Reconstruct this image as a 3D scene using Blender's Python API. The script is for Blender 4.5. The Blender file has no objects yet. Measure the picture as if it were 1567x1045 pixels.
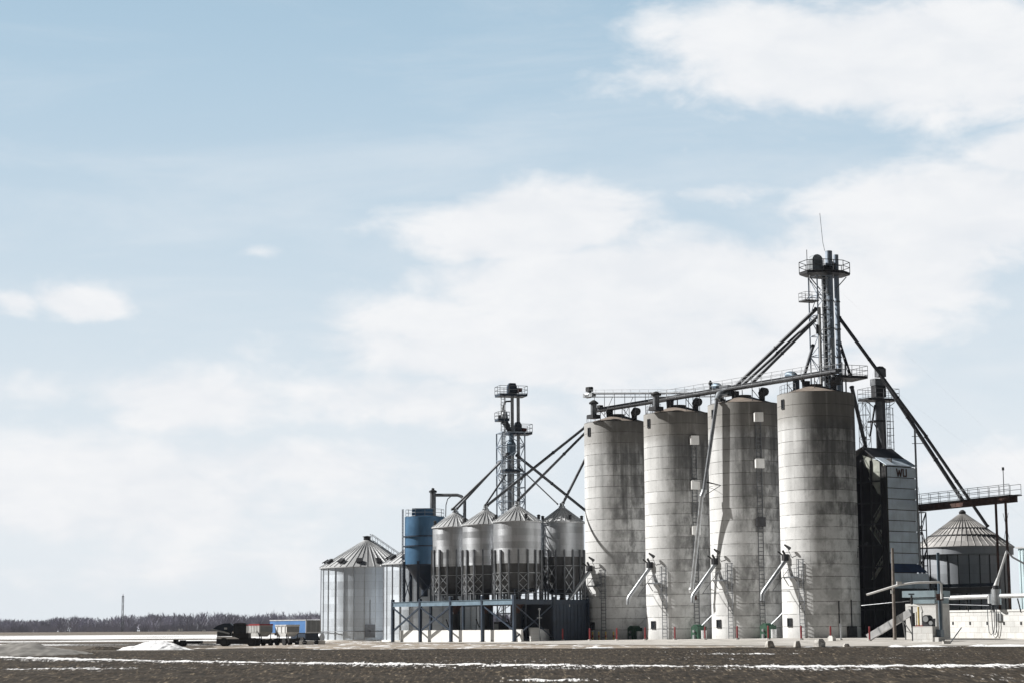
import bpy, math, random
import numpy as np
from mathutils import Vector, Matrix

scene = bpy.context.scene
col = scene.collection
random.seed(7)
RAD = math.radians

# ------------------------------------------------------------------ camera
F_PX, PW, PH = 3000.0, 1567.0, 1045.0
CAM_H = 1.9
PITCH = math.atan((961.0 - 522.5) / F_PX)
ROLL = RAD(-0.3)
CAM_R = Matrix.Rotation(math.pi / 2 + PITCH, 3, 'X') @ Matrix.Rotation(ROLL, 3, 'Z')
CAM_C = Vector((0, 0, CAM_H))
cd = bpy.data.cameras.new("camera")
cd.sensor_width = 36.0
cd.sensor_fit = 'HORIZONTAL'
cd.lens = F_PX / PW * 36.0
cd.clip_start = 0.5
cd.clip_end = 20000
cam = bpy.data.objects.new("camera", cd)
cam.matrix_world = Matrix.Translation(CAM_C) @ CAM_R.to_4x4()
col.objects.link(cam)
scene.camera = cam

# ------------------------------------------------------------------ light
SUN_EL, SUN_A = 38.0, -12.0          # elevation; degrees towards the camera from due left
ca, sa, ce, se = (math.cos(RAD(SUN_A)), math.sin(RAD(SUN_A)), math.cos(RAD(SUN_EL)), math.sin(RAD(SUN_EL)))
SUN_DIR = Vector((-ca * ce, -sa * ce, se))
sd = bpy.data.lights.new("sun", 'SUN')
sd.energy = 5.0
sd.angle = RAD(0.5)
sd.color = (1.0, 0.975, 0.935)
sun = bpy.data.objects.new("sun", sd)
sun.rotation_euler = (-SUN_DIR).to_track_quat('-Z', 'Y').to_euler()
sun.location = (-60, -20, 80)
col.objects.link(sun)

vs = scene.view_settings
vs.view_transform = 'Standard'
vs.look = 'None'
vs.exposure = 0.55
vs.gamma = 1.0
vs.use_curve_mapping = False
scene.cycles.max_bounces = 6
scene.cycles.use_denoising = True

# ------------------------------------------------------------------ node helper
class NT:
    def __init__(self, tree):
        self.t = tree
        tree.nodes.clear()
    def n(self, kind, **kw):
        nd = self.t.nodes.new(kind)
        for k, v in kw.items():
            setattr(nd, k, v)
        return nd
    def link(self, a, b):
        self.t.links.new(a, b)
    def put(self, sock, v):
        if isinstance(v, bpy.types.NodeSocket):
            self.link(v, sock)
        elif v is not None:
            sock.default_value = v
    def m(self, op, a, b=None, c=None, clamp=False):
        nd = self.n('ShaderNodeMath', operation=op)
        nd.use_clamp = clamp
        self.put(nd.inputs[0], a)
        if b is not None: self.put(nd.inputs[1], b)
        if c is not None: self.put(nd.inputs[2], c)
        return nd.outputs[0]
    def vm(self, op, a, b=None, s=None):
        nd = self.n('ShaderNodeVectorMath', operation=op)
        self.put(nd.inputs[0], a)
        if b is not None: self.put(nd.inputs[1], b)
        if s is not None: self.put(nd.inputs['Scale'], s)
        return nd.outputs[0]
    def ss(self, v, lo, hi, a=0.0, b=1.0):
        nd = self.n('ShaderNodeMapRange', interpolation_type='SMOOTHSTEP')
        for i, x in enumerate((v, lo, hi, a, b)):
            self.put(nd.inputs[i], x)
        return nd.outputs[0]
    def lin(self, v, lo, hi, a=0.0, b=1.0):
        nd = self.n('ShaderNodeMapRange')
        for i, x in enumerate((v, lo, hi, a, b)):
            self.put(nd.inputs[i], x)
        return nd.outputs[0]
    def mix(self, f, a, b, blend='MIX'):
        nd = self.n('ShaderNodeMix', data_type='RGBA', blend_type=blend)
        self.put(nd.inputs[0], f)
        self.put(nd.inputs[6], a if isinstance(a, bpy.types.NodeSocket) else (*a, 1.0))
        self.put(nd.inputs[7], b if isinstance(b, bpy.types.NodeSocket) else (*b, 1.0))
        return nd.outputs[2]
    def noise(self, vec, scale=1.0, detail=4.0, rough=0.55, dist=0.0):
        nd = self.n('ShaderNodeTexNoise')
        self.put(nd.inputs['Vector'], vec)
        nd.inputs['Scale'].default_value = scale
        nd.inputs['Detail'].default_value = detail
        nd.inputs['Roughness'].default_value = rough
        nd.inputs['Distortion'].default_value = dist
        return nd.outputs['Fac']
    def white(self, vec):
        nd = self.n('ShaderNodeTexWhiteNoise', noise_dimensions='3D')
        self.put(nd.inputs['Vector'], vec)
        return nd.outputs['Value']
    def xyz(self, x, y, z):
        nd = self.n('ShaderNodeCombineXYZ')
        self.put(nd.inputs[0], x); self.put(nd.inputs[1], y); self.put(nd.inputs[2], z)
        return nd.outputs[0]
    def sep(self, v):
        nd = self.n('ShaderNodeSeparateXYZ')
        self.link(v, nd.inputs[0])
        return nd.outputs[0], nd.outputs[1], nd.outputs[2]

# ------------------------------------------------------------------ sky
def sky_dir(px, py):
    d = CAM_R @ Vector(((px - PW / 2) / F_PX, (PH / 2 - py) / F_PX, -1.0))
    d.normalize()
    return math.atan2(d.x, d.y), math.asin(d.z)

w = bpy.data.worlds.new("World")
scene.world = w
w.use_nodes = True
T = NT(w.node_tree)
SKY_S = 0.0785
g = T.n('ShaderNodeTexCoord').outputs['Generated']
gx, gy, gz_ = T.sep(T.vm('NORMALIZE', g))
az = T.m('ARCTAN2', gx, gy)
el = T.m('ARCSINE', gz_)
sky = T.n('ShaderNodeTexSky', sky_type='NISHITA')
sky.sun_disc = False
sky.sun_elevation = RAD(SUN_EL)
sky.sun_rotation = math.atan2(SUN_DIR.x, SUN_DIR.y)
sky.air_density = 1.0
sky.dust_density = 0.6
sky.ozone_density = 1.0
hs = T.n('ShaderNodeHueSaturation')
hs.inputs['Hue'].default_value = 0.478
hs.inputs['Saturation'].default_value = 0.80
hs.inputs['Value'].default_value = 1.0
T.link(sky.outputs[0], hs.inputs['Color'])
clear = hs.outputs[0]
# pale air low over the plain, thickest to the north where the photograph looks
ahead = T.ss(T.m('ABSOLUTE', az), 0.9, 0.35)
mid = T.m('MULTIPLY', T.ss(el, RAD(14.0), RAD(34.0), .96, 0.0), ahead)
clear = T.mix(mid, clear, (3.5, 5.0, 6.3))
hz = T.ss(el, RAD(-1.0), RAD(21.0), 0.97, 0.0)
hz = T.m('MULTIPLY', hz, T.m('MULTIPLY_ADD', ahead, 0.65, 0.35))
clear = T.mix(hz, clear, (7.25, 7.65, 7.95))
hi = T.ss(el, RAD(24.0), RAD(60.0), 0.0, 1.0)
clear = T.mix(hi, clear, T.mix(1.0, clear, (0.45, 0.5, 0.58), 'MULTIPLY'))
# clouds: banks at fixed azimuth and elevation, torn by noise
cv = T.xyz(T.m('MULTIPLY', az, 1.0), T.m('MULTIPLY', el, 2.1), 0.0)
n1 = T.noise(cv, 9.0, 7.0, 0.56, 0.25)
n2 = T.noise(T.vm('ADD', cv, (3.1, 1.7, 0.4)), 26.0, 6.0, 0.6, 0.3)
n3 = T.noise(T.vm('ADD', cv, (7.3, 4.1, 0.9)), 5.0, 4.0, 0.5, 0.2)
wa = T.m('MULTIPLY_ADD', T.m('SUBTRACT', n3, 0.5), 0.10, az)
we = T.m('MULTIPLY_ADD', T.m('SUBTRACT', n1, 0.5), 0.035, el)
banks = [(1330, 92, 430, 112, 1.1), (1130, 60, 240, 80, .9), (1500, 120, 200, 80, .9),
         (850, 345, 230, 82, 1.05), (1010, 440, 360, 100, 1.1), (900, 535, 430, 90, 1.1), (700, 495, 220, 60, .8),
         (1130, 300, 110, 40, .62), (1470, 345, 270, 125, 1.1), (1580, 235, 150, 60, 1.0), (1280, 450, 260, 110, 1.05),
         (1420, 420, 200, 80, 1.0),
         (125, 462, 95, 36, .95), (15, 470, 70, 26, .75), (430, 385, 60, 20, .45),
         (270, 615, 260, 72, .85), (140, 745, 460, 105, .92), (430, 720, 230, 62, .85), (620, 610, 330, 66, .74),
         (60, 600, 200, 60, .55), (900, 640, 460, 70, .62), (1540, 720, 220, 60, .75), (300, 860, 420, 50, .55), (700, 905, 400, 40, .45),
         (1200, 800, 600, 90, .5), (1350, 560, 160, 60, .7)]
field = None
for (bx, by, rx, ry, wt) in banks:
    a0, e0 = sky_dir(bx, by)
    da = T.m('MULTIPLY', T.m('SUBTRACT', wa, a0), F_PX / rx)
    de = T.m('MULTIPLY', T.m('SUBTRACT', we, e0), F_PX / ry)
    d2 = T.m('ADD', T.m('MULTIPLY', da, da), T.m('MULTIPLY', de, de))
    v = T.m('MULTIPLY', T.m('POWER', 2.718, T.m('MULTIPLY', d2, -1.1)), wt)
    field = v if field is None else T.m('MAXIMUM', field, v)
# the rest of the sky (behind and to the sides) gets ordinary broken cloud
oth = T.m('MULTIPLY', T.ss(T.m('ABSOLUTE', az), 0.30, 0.42), T.ss(n3, 0.45, 0.62))
oth = T.m('MULTIPLY', T.m('MULTIPLY', oth, T.ss(el, 1.1, 0.4)), 0.35)
field = T.m('MAXIMUM', field, oth)
f2 = T.m('ADD', field, T.m('MULTIPLY', T.m('SUBTRACT', n1, 0.5), 1.05))
f2 = T.m('ADD', f2, T.m('MULTIPLY', T.m('SUBTRACT', n2, 0.5), 0.80))
n4 = T.noise(T.vm('ADD', T.xyz(T.m('MULTIPLY', az, .6), T.m('MULTIPLY', el, 2.6), 0.0), (1.3, 8.7, 2.2)), 7.0, 8.0, 0.62, 0.6)
veil = T.m('MULTIPLY', T.ss(n4, 0.42, 0.75), T.m('MULTIPLY', ahead, 0.30))
mask = T.m('MAXIMUM', T.m('MULTIPLY', T.ss(f2, 0.22, 0.78), 0.95), veil)
ctone = T.ss(T.m('ADD', n2, T.m('MULTIPLY', n1, 0.8)), 0.6, 1.2)
ccol = T.mix(ctone, (7.3, 7.5, 7.8), (8.15, 8.2, 8.3))
skyc = T.mix(mask, clear, ccol)
# the deep clear sky overhead and behind is far darker than the bright band ahead
dim = T.m('MULTIPLY', T.ss(el, RAD(22.0), RAD(40.0), 1.0, 0.12), T.ss(T.m('ABSOLUTE', az), 0.35, 0.85, 1.0, 0.13))
skyc = T.mix(1.0, skyc, T.xyz(dim, dim, dim), 'MULTIPLY')
bg = T.n('ShaderNodeBackground')
T.link(skyc, bg.inputs[0])
bg.inputs[1].default_value = SKY_S
T.link(bg.outputs[0], T.n('ShaderNodeOutputWorld').inputs[0])

# ------------------------------------------------------------------ placing
def at(px, py, Y):
    """the point at distance Y (world y) seen at pixel px, py of the photograph"""
    d = CAM_R @ Vector(((px - PW / 2) / F_PX, (PH / 2 - py) / F_PX, -1.0))
    return CAM_C + d * (Y / d.y)
def sstep(a, b, x):
    t = np.clip((x - a) / (b - a), 0, 1)
    return t * t * (3 - 2 * t)
U = Vector((-0.6, 0.8, 0)); N = Vector((-0.8, -0.6, 0)); UP = Vector((0, 0, 1))
S4 = at(1258, 976, 230); S4.z = 0
def ts(t, s, z=0.0):
    """yard coordinates: t along the row of silos (away), s out in front of it"""
    p = S4 + U * t + N * s
    p.z = z
    return p
def gz(x, y):
    x = np.asarray(x, float); y = np.asarray(y, float)
    dx = x - S4.x; dy = y - S4.y
    s = dx * N.x + dy * N.y
    t = dx * U.x + dy * U.y
    pad = 0.56 - 0.46 * np.clip(t / 60.0, 0, 1)
    z = pad * sstep(31, 6, s) * sstep(184, 222, y) * sstep(420, 330, y)
    z = z - 0.2 * sstep(-24, -34, x) * sstep(185, 225, y) * sstep(480, 330, y)
    z = z + 0.95 * sstep(380, 1500, y)
    return z
def g(x, y): return float(gz(x, y))
def on_row(px, s):
    """ground point of the line s = const seen in column px"""
    lo, hi = -60.0, 120.0
    def colpx(t):
        p = ts(t, s); d = CAM_R.transposed() @ (p - CAM_C + Vector((0, 0, 0.3)))
        return PW / 2 + F_PX * d.x / -d.z
    for _ in range(50):
        mid = (lo + hi) / 2
        if colpx(mid) > px: lo = mid
        else: hi = mid
    p = ts(lo, s); p.z = g(p.x, p.y)
    return p, lo

# ------------------------------------------------------------------ mesh builder
ORIG = {}
class MB:
    def __init__(self):
        self.v = []; self.f = []; self.s = []
    def add(self, vs_, fs_, smooth=False):
        b = len(self.v)
        self.v += [tuple(p) for p in vs_]
        for q in fs_:
            self.f.append([b + i for i in q]); self.s.append(smooth)
    def obox(self, c, X, Y, Z):
        c, X, Y, Z = Vector(c), Vector(X), Vector(Y), Vector(Z)
        P = [c + X * a + Y * b + Z * d for d in (-1, 1) for b in (-1, 1) for a in (-1, 1)]
        self.add(P, [(0, 2, 3, 1), (4, 5, 7, 6), (0, 1, 5, 4), (2, 6, 7, 3), (0, 4, 6, 2), (1, 3, 7, 5)])
        return self
    def box(self, c, size, X=Vector((1, 0, 0))):
        """c: centre of the base; X: horizontal direction of the first size"""
        X = Vector(X).normalized(); Yv = UP.cross(X)
        c = Vector(c) + UP * size[2] / 2
        return self.obox(c, X * size[0] / 2, Yv * size[1] / 2, UP * size[2] / 2)
    def beam(self, p, q, w, h=None, up=UP):
        p, q = Vector(p), Vector(q); h = w if h is None else h
        d = (q - p); L = d.length
        if L < 1e-6: return self
        d /= L
        a = d.cross(up)
        if a.length < 1e-4: a = d.cross(Vector((1, 0, 0)))
        a.normalize(); b = a.cross(d)
        return self.obox((p + q) / 2, d * L / 2, a * w / 2, b * h / 2)
    def tube(self, p, q, r, n=8, r2=None, caps=True):
        p, q = Vector(p), Vector(q); r2 = r if r2 is None else r2
        d = (q - p)
        if d.length < 1e-6: return self
        d.normalize()
        a = d.cross(UP if abs(d.z) < .95 else Vector((1, 0, 0))).normalized(); b = d.cross(a)
        ring = [(math.cos(2 * math.pi * i / n), math.sin(2 * math.pi * i / n)) for i in range(n)]
        A = [p + (a * c + b * s_) * r for c, s_ in ring]
        B = [q + (a * c + b * s_) * r2 for c, s_ in ring]
        self.add(A + B, [(i, (i + 1) % n, n + (i + 1) % n, n + i) for i in range(n)], n > 5)
        if caps:
            self.add(A, [tuple(range(n - 1, -1, -1))]); self.add(B, [tuple(range(n))])
        return self
    def path(self, pts, r, n=8):
        pts = [Vector(p) for p in pts]; rings = []
        prev = None
        for i, p in enumerate(pts):
            d = (pts[min(i + 1, len(pts) - 1)] - pts[max(i - 1, 0)]).normalized()
            a = prev - d * prev.dot(d) if prev is not None else d.cross(UP if abs(d.z) < .95 else Vector((1, 0, 0)))
            a.normalize(); prev = a; b = d.cross(a)
            rr = r[i] if isinstance(r, (list, tuple)) else r
            rings.append([p + (a * math.cos(2 * math.pi * k / n) + b * math.sin(2 * math.pi * k / n)) * rr for k in range(n)])
        V = [x for rg in rings for x in rg]; Fs = []
        for i in range(len(pts) - 1):
            for k in range(n):
                Fs.append((i * n + k, i * n + (k + 1) % n, (i + 1) * n + (k + 1) % n, (i + 1) * n + k))
        self.add(V, Fs, n > 5)
        self.add(rings[0], [tuple(range(n - 1, -1, -1))]); self.add(rings[-1], [tuple(range(n))])
        return self
    def lathe(self, prof, c, n=48, smooth=True):
        c = Vector(c)
        for (r0, z0), (r1, z1) in zip(prof[:-1], prof[1:]):
            A = [c + Vector((r0 * math.cos(2 * math.pi * i / n), r0 * math.sin(2 * math.pi * i / n), z0)) for i in range(n)]
            B = [c + Vector((r1 * math.cos(2 * math.pi * i / n), r1 * math.sin(2 * math.pi * i / n), z1)) for i in range(n)]
            if r1 < 1e-5:
                self.add(A + [B[0]], [(i, (i + 1) % n, n) for i in range(n)], smooth)
            elif r0 < 1e-5:
                self.add([A[0]] + B, [(0, 1 + (i + 1) % n, 1 + i) for i in range(n)], smooth)
            else:
                self.add(A + B, [(i, (i + 1) % n, n + (i + 1) % n, n + i) for i in range(n)], smooth)
        return self
    def prism(self, poly, ext):
        """polygon (points in space) pushed along ext"""
        n = len(poly); A = [Vector(p) for p in poly]; B = [p + Vector(ext) for p in A]
        self.add(A + B, [tuple(range(n - 1, -1, -1)), tuple(range(n, 2 * n))] +
                 [(i, (i + 1) % n, n + (i + 1) % n, n + i) for i in range(n)])
        return self
    def build(self, name, mat, parent=None, origin=None):
        me = bpy.data.meshes.new(name)
        if parent is not None: o0 = ORIG[parent.name]
        elif origin is not None: o0 = Vector(origin)
        else:
            xs = [p[0] for p in self.v]; ys = [p[1] for p in self.v]; zs = [p[2] for p in self.v]
            o0 = Vector(((min(xs) + max(xs)) / 2, (min(ys) + max(ys)) / 2, min(zs)))
        me.from_pydata([(p[0] - o0.x, p[1] - o0.y, p[2] - o0.z) for p in self.v], [], self.f)
        me.polygons.foreach_set('use_smooth', self.s)
        me.materials.append(mat)
        me.update()
        o = bpy.data.objects.new(name, me)
        col.objects.link(o)
        if parent is not None: o.parent = parent
        else: o.location = o0
        ORIG[o.name] = o0
        return o

def tag(o, label, cat, group=None):
    o['label'] = label; o['category'] = cat
    if group: o['group'] = group
    return o
def thing(name, loc, label, cat, group=None):
    o = bpy.data.objects.new(name, None)
    o.empty_display_size = 0.5
    o.location = loc
    col.objects.link(o)
    ORIG[o.name] = Vector(loc)
    return tag(o, label, cat, group)
def structure(o):
    o['kind'] = 'structure'; return o
def dup(root, loc, label=None):
    c = root.copy(); col.objects.link(c); c.location = loc
    if label: c['label'] = label
    for ch in root.children:
        d = ch.copy(); col.objects.link(d); d.parent = c
        for g2 in ch.children:
            e = g2.copy(); col.objects.link(e); e.parent = d
    return c

# --- compound bits
def rails(mb, pts, h=1.1, step=1.5, r=0.03, close=False):
    pts = [Vector(p) for p in pts]
    if close: pts = pts + [pts[0]]
    for p, q in zip(pts[:-1], pts[1:]):
        for k in (1.0, 0.55, 0.1):
            mb.tube(p + UP * h * k, q + UP * h * k, r, 4, caps=False)
        n = max(1, round((q - p).length / step))
        for i in range(n + 1):
            a = p.lerp(q, i / n)
            mb.tube(a, a + UP * h, r, 4, caps=False)
    return mb
def ladder(mb, p, q, side, width=0.5, r=0.028, step=0.33, out=None, cage_from=2.3):
    p, q, side = Vector(p), Vector(q), Vector(side).normalized() * width / 2
    mb.tube(p - side, q - side, r, 4); mb.tube(p + side, q + side, r, 4)
    n = int((q - p).length / step)
    for i in range(1, n):
        a = p.lerp(q, i / n)
        mb.tube(a - side, a + side, r * 0.8, 4, caps=False)
    if out is not None:
        out = Vector(out).normalized() * 0.7
        L = (q - p).length; k = cage_from; prev = None
        while k < L + .01:
            c = p.lerp(q, min(1, k / L))
            arc = [c + side * 1.4 * math.cos(a) + out * math.sin(a) for a in [math.pi * j / 6 for j in range(7)]]
            for a, b in zip(arc[:-1], arc[1:]): mb.tube(a, b, r * .8, 4, caps=False)
            if prev:
                for j in (1, 3, 5): mb.tube(prev[j], arc[j], r * .7, 4, caps=False)
            prev = arc; k += 0.9
    return mb
def lattice(mb, c, half, z0, z1, bay, w=0.12, X=Vector((1, 0, 0)), wb=0.06):
    X = Vector(X).normalized(); Yv = UP.cross(X); c = Vector((c[0], c[1], 0))
    cs = [c + X * half * a + Yv * half * b for a, b in ((-1, -1), (1, -1), (1, 1), (-1, 1))]
    for p in cs: mb.beam(p + UP * z0, p + UP * z1, w)
    n = max(1, round((z1 - z0) / bay))
    for i in range(n):
        za = z0 + (z1 - z0) * i / n; zb = z0 + (z1 - z0) * (i + 1) / n
        for k in range(4):
            p, q = cs[k], cs[(k + 1) % 4]
            mb.beam(p + UP * zb, q + UP * zb, wb)
            mb.beam(p + UP * za, q + UP * zb, wb * .8) if (i + k) % 2 else mb.beam(q + UP * za, p + UP * zb, wb * .8)
    return mb
# ------------------------------------------------------------------ materials
def newmat(name):
    m = bpy.data.materials.new(name); m.use_nodes = True
    t = NT(m.node_tree)
    b = t.n('ShaderNodeBsdfPrincipled'); o = t.n('ShaderNodeOutputMaterial')
    t.link(b.outputs[0], o.inputs[0])
    return m, t, b
def objvec(t):
    """object coordinates shifted by a different amount for every thing"""
    oc = t.n('ShaderNodeTexCoord').outputs['Object']
    return oc
def paint(name, c, rough=0.55, metal=0.0, var=0.35, scale=0.7, dirt=(0.12, 0.10, 0.08), dirt_amt=0.25, streak=True):
    m, t, b = newmat(name)
    geo = t.n('ShaderNodeNewGeometry').outputs['Position']
    x, y, z = t.sep(geo)
    n1 = t.noise(geo, scale, 5, .6)
    n2 = t.noise(t.xyz(t.m('MULTIPLY', x, 2.2), t.m('MULTIPLY', y, 2.2), t.m('MULTIPLY', z, 0.25)), 1.0, 5, .6)
    lo = tuple(v * (1 - var) for v in c); hi = tuple(min(1, v * (1 + var * .6)) for v in c)
    base = t.mix(t.ss(n1, .3, .7), lo, hi)
    if dirt_amt > 0:
        base = t.mix(t.m('MULTIPLY', t.ss(n2, .5, .78), dirt_amt), base, dirt)
    t.link(base, b.inputs['Base Color'])
    b.inputs['Metallic'].default_value = metal
    t.link(t.lin(n1, .2, .8, rough - .1, rough + .12), b.inputs['Roughness'])
    return m

def concrete_silo():
    m, t, b = newmat('silo_concrete')
    oc = t.n('ShaderNodeTexCoord').outputs['Object']
    rnd = t.n('ShaderNodeObjectInfo').outputs['Random']
    x, y, z = t.sep(oc)
    th = t.m('ARCTAN2', y, x)
    u = t.m('MULTIPLY', th, 4.5)
    off = t.m('MULTIPLY', rnd, 37.0)
    lift = 1.42
    zl = t.m('DIVIDE', z, lift); zi = t.m('FLOOR', zl); zf = t.m('FRACT', zl)
    ul = t.m('DIVIDE', u, 1.767); ui = t.m('FLOOR', ul); uf = t.m('FRACT', ul)
    wob = t.noise(t.xyz(u, t.m('ADD', z, off), 0.0), 1.3, 3)
    hl = t.m('MULTIPLY', t.ss(t.m('ABSOLUTE', t.m('SUBTRACT', zf, .5)), .462, .492), t.ss(wob, .3, .55, .25, 1.0))
    vl = t.m('MULTIPLY', t.ss(t.m('ABSOLUTE', t.m('SUBTRACT', uf, .5)), .474, .495), t.ss(wob, .4, .6, .0, .55))
    panel = t.white(t.xyz(t.m('ADD', ui, off), zi, 1.0))
    ringt = t.white(t.xyz(t.m('FLOOR', off), zi, 5.0))
    st1 = t.noise(t.xyz(t.m('ADD', t.m('MULTIPLY', u, .75), off), 3.0, t.m('MULTIPLY', z, .035)), 1.0, 6, .62)
    st2 = t.noise(t.xyz(t.m('ADD', t.m('MULTIPLY', u, 2.6), off), 9.0, t.m('MULTIPLY', z, .06)), 1.0, 4, .6)
    bl = t.noise(t.xyz(t.m('ADD', u, off), 1.0, z), .42, 6, .62)
    fine = t.noise(t.xyz(u, off, z), 3.2, 6, .7)
    shade_side = t.ss(t.m('COSINE', t.m('ADD', th, .55)), -.35, .75, .25, 1.0)  # keeps stain to the shaded side and paints its shade deeper in the colour
    base = t.mix(panel, (.60, .605, .605), (.74, .745, .745))
    base = t.mix(t.m('MULTIPLY', ringt, .26), base, (.42, .42, .41))
    base = t.mix(t.m('MULTIPLY', t.m('MULTIPLY', t.ss(bl, .44, .66), .7), shade_side), base, (.26, .26, .255))
    base = t.mix(t.m('MULTIPLY', t.ss(fine, .48, .75), t.lin(shade_side, .25, 1, .22, .4)), base, (.24, .24, .235))
    # stain streaks down from the rim, blackened on the shaded side to paint in shade
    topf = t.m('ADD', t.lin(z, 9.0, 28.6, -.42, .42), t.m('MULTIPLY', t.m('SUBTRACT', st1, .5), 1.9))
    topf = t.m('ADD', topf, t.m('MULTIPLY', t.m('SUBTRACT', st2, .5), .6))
    base = t.mix(t.m('MULTIPLY', t.m('MULTIPLY', t.ss(topf, -.12, .42), .82), shade_side), base, (.052, .052, .050))
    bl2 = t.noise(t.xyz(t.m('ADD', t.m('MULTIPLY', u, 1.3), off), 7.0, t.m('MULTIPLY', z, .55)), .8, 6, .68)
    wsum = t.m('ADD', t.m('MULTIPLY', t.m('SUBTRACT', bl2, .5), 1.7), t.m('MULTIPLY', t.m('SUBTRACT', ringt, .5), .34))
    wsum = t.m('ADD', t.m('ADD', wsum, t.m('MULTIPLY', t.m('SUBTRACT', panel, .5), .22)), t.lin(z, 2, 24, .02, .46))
    stain_shade = t.m('MULTIPLY', t.ss(wsum, .02, .55), t.m('SUBTRACT', shade_side, .22))  # blotchy stain, strengthened on the unlit side to deepen its shade
    base = t.mix(t.m('MULTIPLY', stain_shade, .95), base, (.066, .066, .066))
    cap = t.m('MULTIPLY', t.ss(t.m('ADD', z, t.m('MULTIPLY', wob, 1.2)), 24.6, 26.8), t.lin(rnd, 0, 1, .35, .9))
    base = t.mix(cap, base, t.mix(st2, (.13, .122, .11), (.30, .285, .26)))
    # pale lime runs
    base = t.mix(t.m('MULTIPLY', t.ss(st2, .62, .74), t.ss(z, 3.0, 20.0, .1, .42)), base, (.50, .49, .47))
    base = t.mix(t.m('MULTIPLY', t.ss(t.m('ADD', z, t.m('MULTIPLY', bl, 3.0)), 3.2, 1.2), .4), base, (.27, .265, .25))
    base = t.mix(t.m('MULTIPLY', hl, .85), base, (.07, .066, .06))
    base = t.mix(t.m('MULTIPLY', vl, .6), base, (.09, .085, .075))
    t.link(base, b.inputs['Base Color'])
    b.inputs['Roughness'].default_value = .88
    b.inputs['Specular IOR Level'].default_value = .25
    bp = t.n('ShaderNodeBump'); bp.inputs['Strength'].default_value = .5; bp.inputs['Distance'].default_value = .03
    t.link(t.m('SUBTRACT', fine, hl), bp.inputs['Height'])
    t.link(bp.outputs[0], b.inputs['Normal'])
    return m

def galvanized(name, c=(.50, .52, .54), metal=.75, rough=.40, corr=.30, sheet=(2.4, .82), R=3.1, patch=.24, stain=.25, pitch=62.0):
    """rolled corrugated sheet: horizontal waves, sheets of slightly different spangle"""
    m, t, b = newmat(name)
    oc = t.n('ShaderNodeTexCoord').outputs['Object']
    rnd = t.m('MULTIPLY', t.n('ShaderNodeObjectInfo').outputs['Random'], 23.0)
    x, y, z = t.sep(oc)
    u = t.m('MULTIPLY', t.m('ARCTAN2', y, x), R)
    row = t.m('FLOOR', t.m('DIVIDE', z, sheet[1]))
    ush = t.m('ADD', t.m('DIVIDE', u, sheet[0]), t.m('MULTIPLY', row, .5))
    wv = t.white(t.xyz(t.m('FLOOR', ush), row, rnd))
    rowt = t.white(t.xyz(row, rnd, 2.0))
    sp = t.noise(oc, 5.0, 4, .7)
    st = t.noise(t.xyz(t.m('MULTIPLY', u, 1.6), rnd, t.m('MULTIPLY', z, .12)), 1.0, 5, .6)
    v = t.m('ADD', t.m('ADD', 1 - patch, t.m('MULTIPLY', wv, patch)), t.m('MULTIPLY', rowt, patch * .8))
    v = t.m('ADD', v, t.m('MULTIPLY', t.m('SUBTRACT', sp, .5), .25))
    base = t.mix(1.0, t.xyz(v, v, v), c, 'MULTIPLY')
    base = t.mix(t.m('MULTIPLY', t.ss(st, .52, .75), stain), base, (.20, .20, .20))
    seam = t.ss(t.m('ABSOLUTE', t.m('SUBTRACT', t.m('FRACT', t.m('DIVIDE', z, sheet[1])), .5)), .47, .495)
    base = t.mix(t.m('MULTIPLY', seam, .35), base, (.16, .17, .18))
    t.link(base, b.inputs['Base Color'])
    b.inputs['Metallic'].default_value = metal
    t.link(t.lin(t.m('ADD', sp, wv), .4, 1.6, rough - .07, rough + .1), b.inputs['Roughness'])
    nn = t.n('ShaderNodeNewGeometry').outputs['Normal']
    wave = t.m('MULTIPLY', t.m('SINE', t.m('MULTIPLY', z, pitch)), corr)
    dent = t.noise(oc, .9, 2)
    wob = t.n('ShaderNodeCombineXYZ')
    t.put(wob.inputs[0], t.m('MULTIPLY', t.m('SUBTRACT', dent, .5), .10)); t.put(wob.inputs[1], t.m('MULTIPLY', t.m('SUBTRACT', wv, .5), .05)); t.put(wob.inputs[2], wave)
    t.link(t.vm('NORMALIZE', t.vm('ADD', nn, wob.outputs[0])), b.inputs['Normal'])
    return m

def block_wall(name, c, bw=.9, bh=.62, line=.35, X=U):
    m, t, b = newmat(name)
    p = t.n('ShaderNodeNewGeometry').outputs['Position']
    x, y, z = t.sep(p)
    u = t.m('ADD', t.m('MULTIPLY', x, X.x), t.m('MULTIPLY', y, X.y))
    row = t.m('FLOOR', t.m('DIVIDE', z, bh))
    uu = t.m('ADD', t.m('DIVIDE', u, bw), t.m('MULTIPLY', row, .5))
    lu = t.ss(t.m('ABSOLUTE', t.m('SUBTRACT', t.m('FRACT', uu), .5)), .47, .495)
    lz = t.ss(t.m('ABSOLUTE', t.m('SUBTRACT', t.m('FRACT', t.m('DIVIDE', z, bh)), .5)), .45, .49)
    wv = t.white(t.xyz(t.m('FLOOR', uu), row, 0.0))
    n1 = t.noise(p, .8, 6, .6); st = t.noise(t.xyz(t.m('MULTIPLY', u, 2.0), 0.0, t.m('MULTIPLY', z, .3)), 1.0, 5, .6)
    base = t.mix(wv, tuple(v * .86 for v in c), c)
    base = t.mix(t.m('MULTIPLY', t.ss(n1, .45, .7), .35), base, tuple(v * .6 for v in c))
    base = t.mix(t.m('MULTIPLY', t.ss(st, .55, .75), .4), base, (.33, .28, .22))
    base = t.mix(t.m('MULTIPLY', t.m('MAXIMUM', lu, lz), line), base, (.25, .22, .19))
    t.link(base, b.inputs['Base Color']); b.inputs['Roughness'].default_value = .9
    return m

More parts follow.
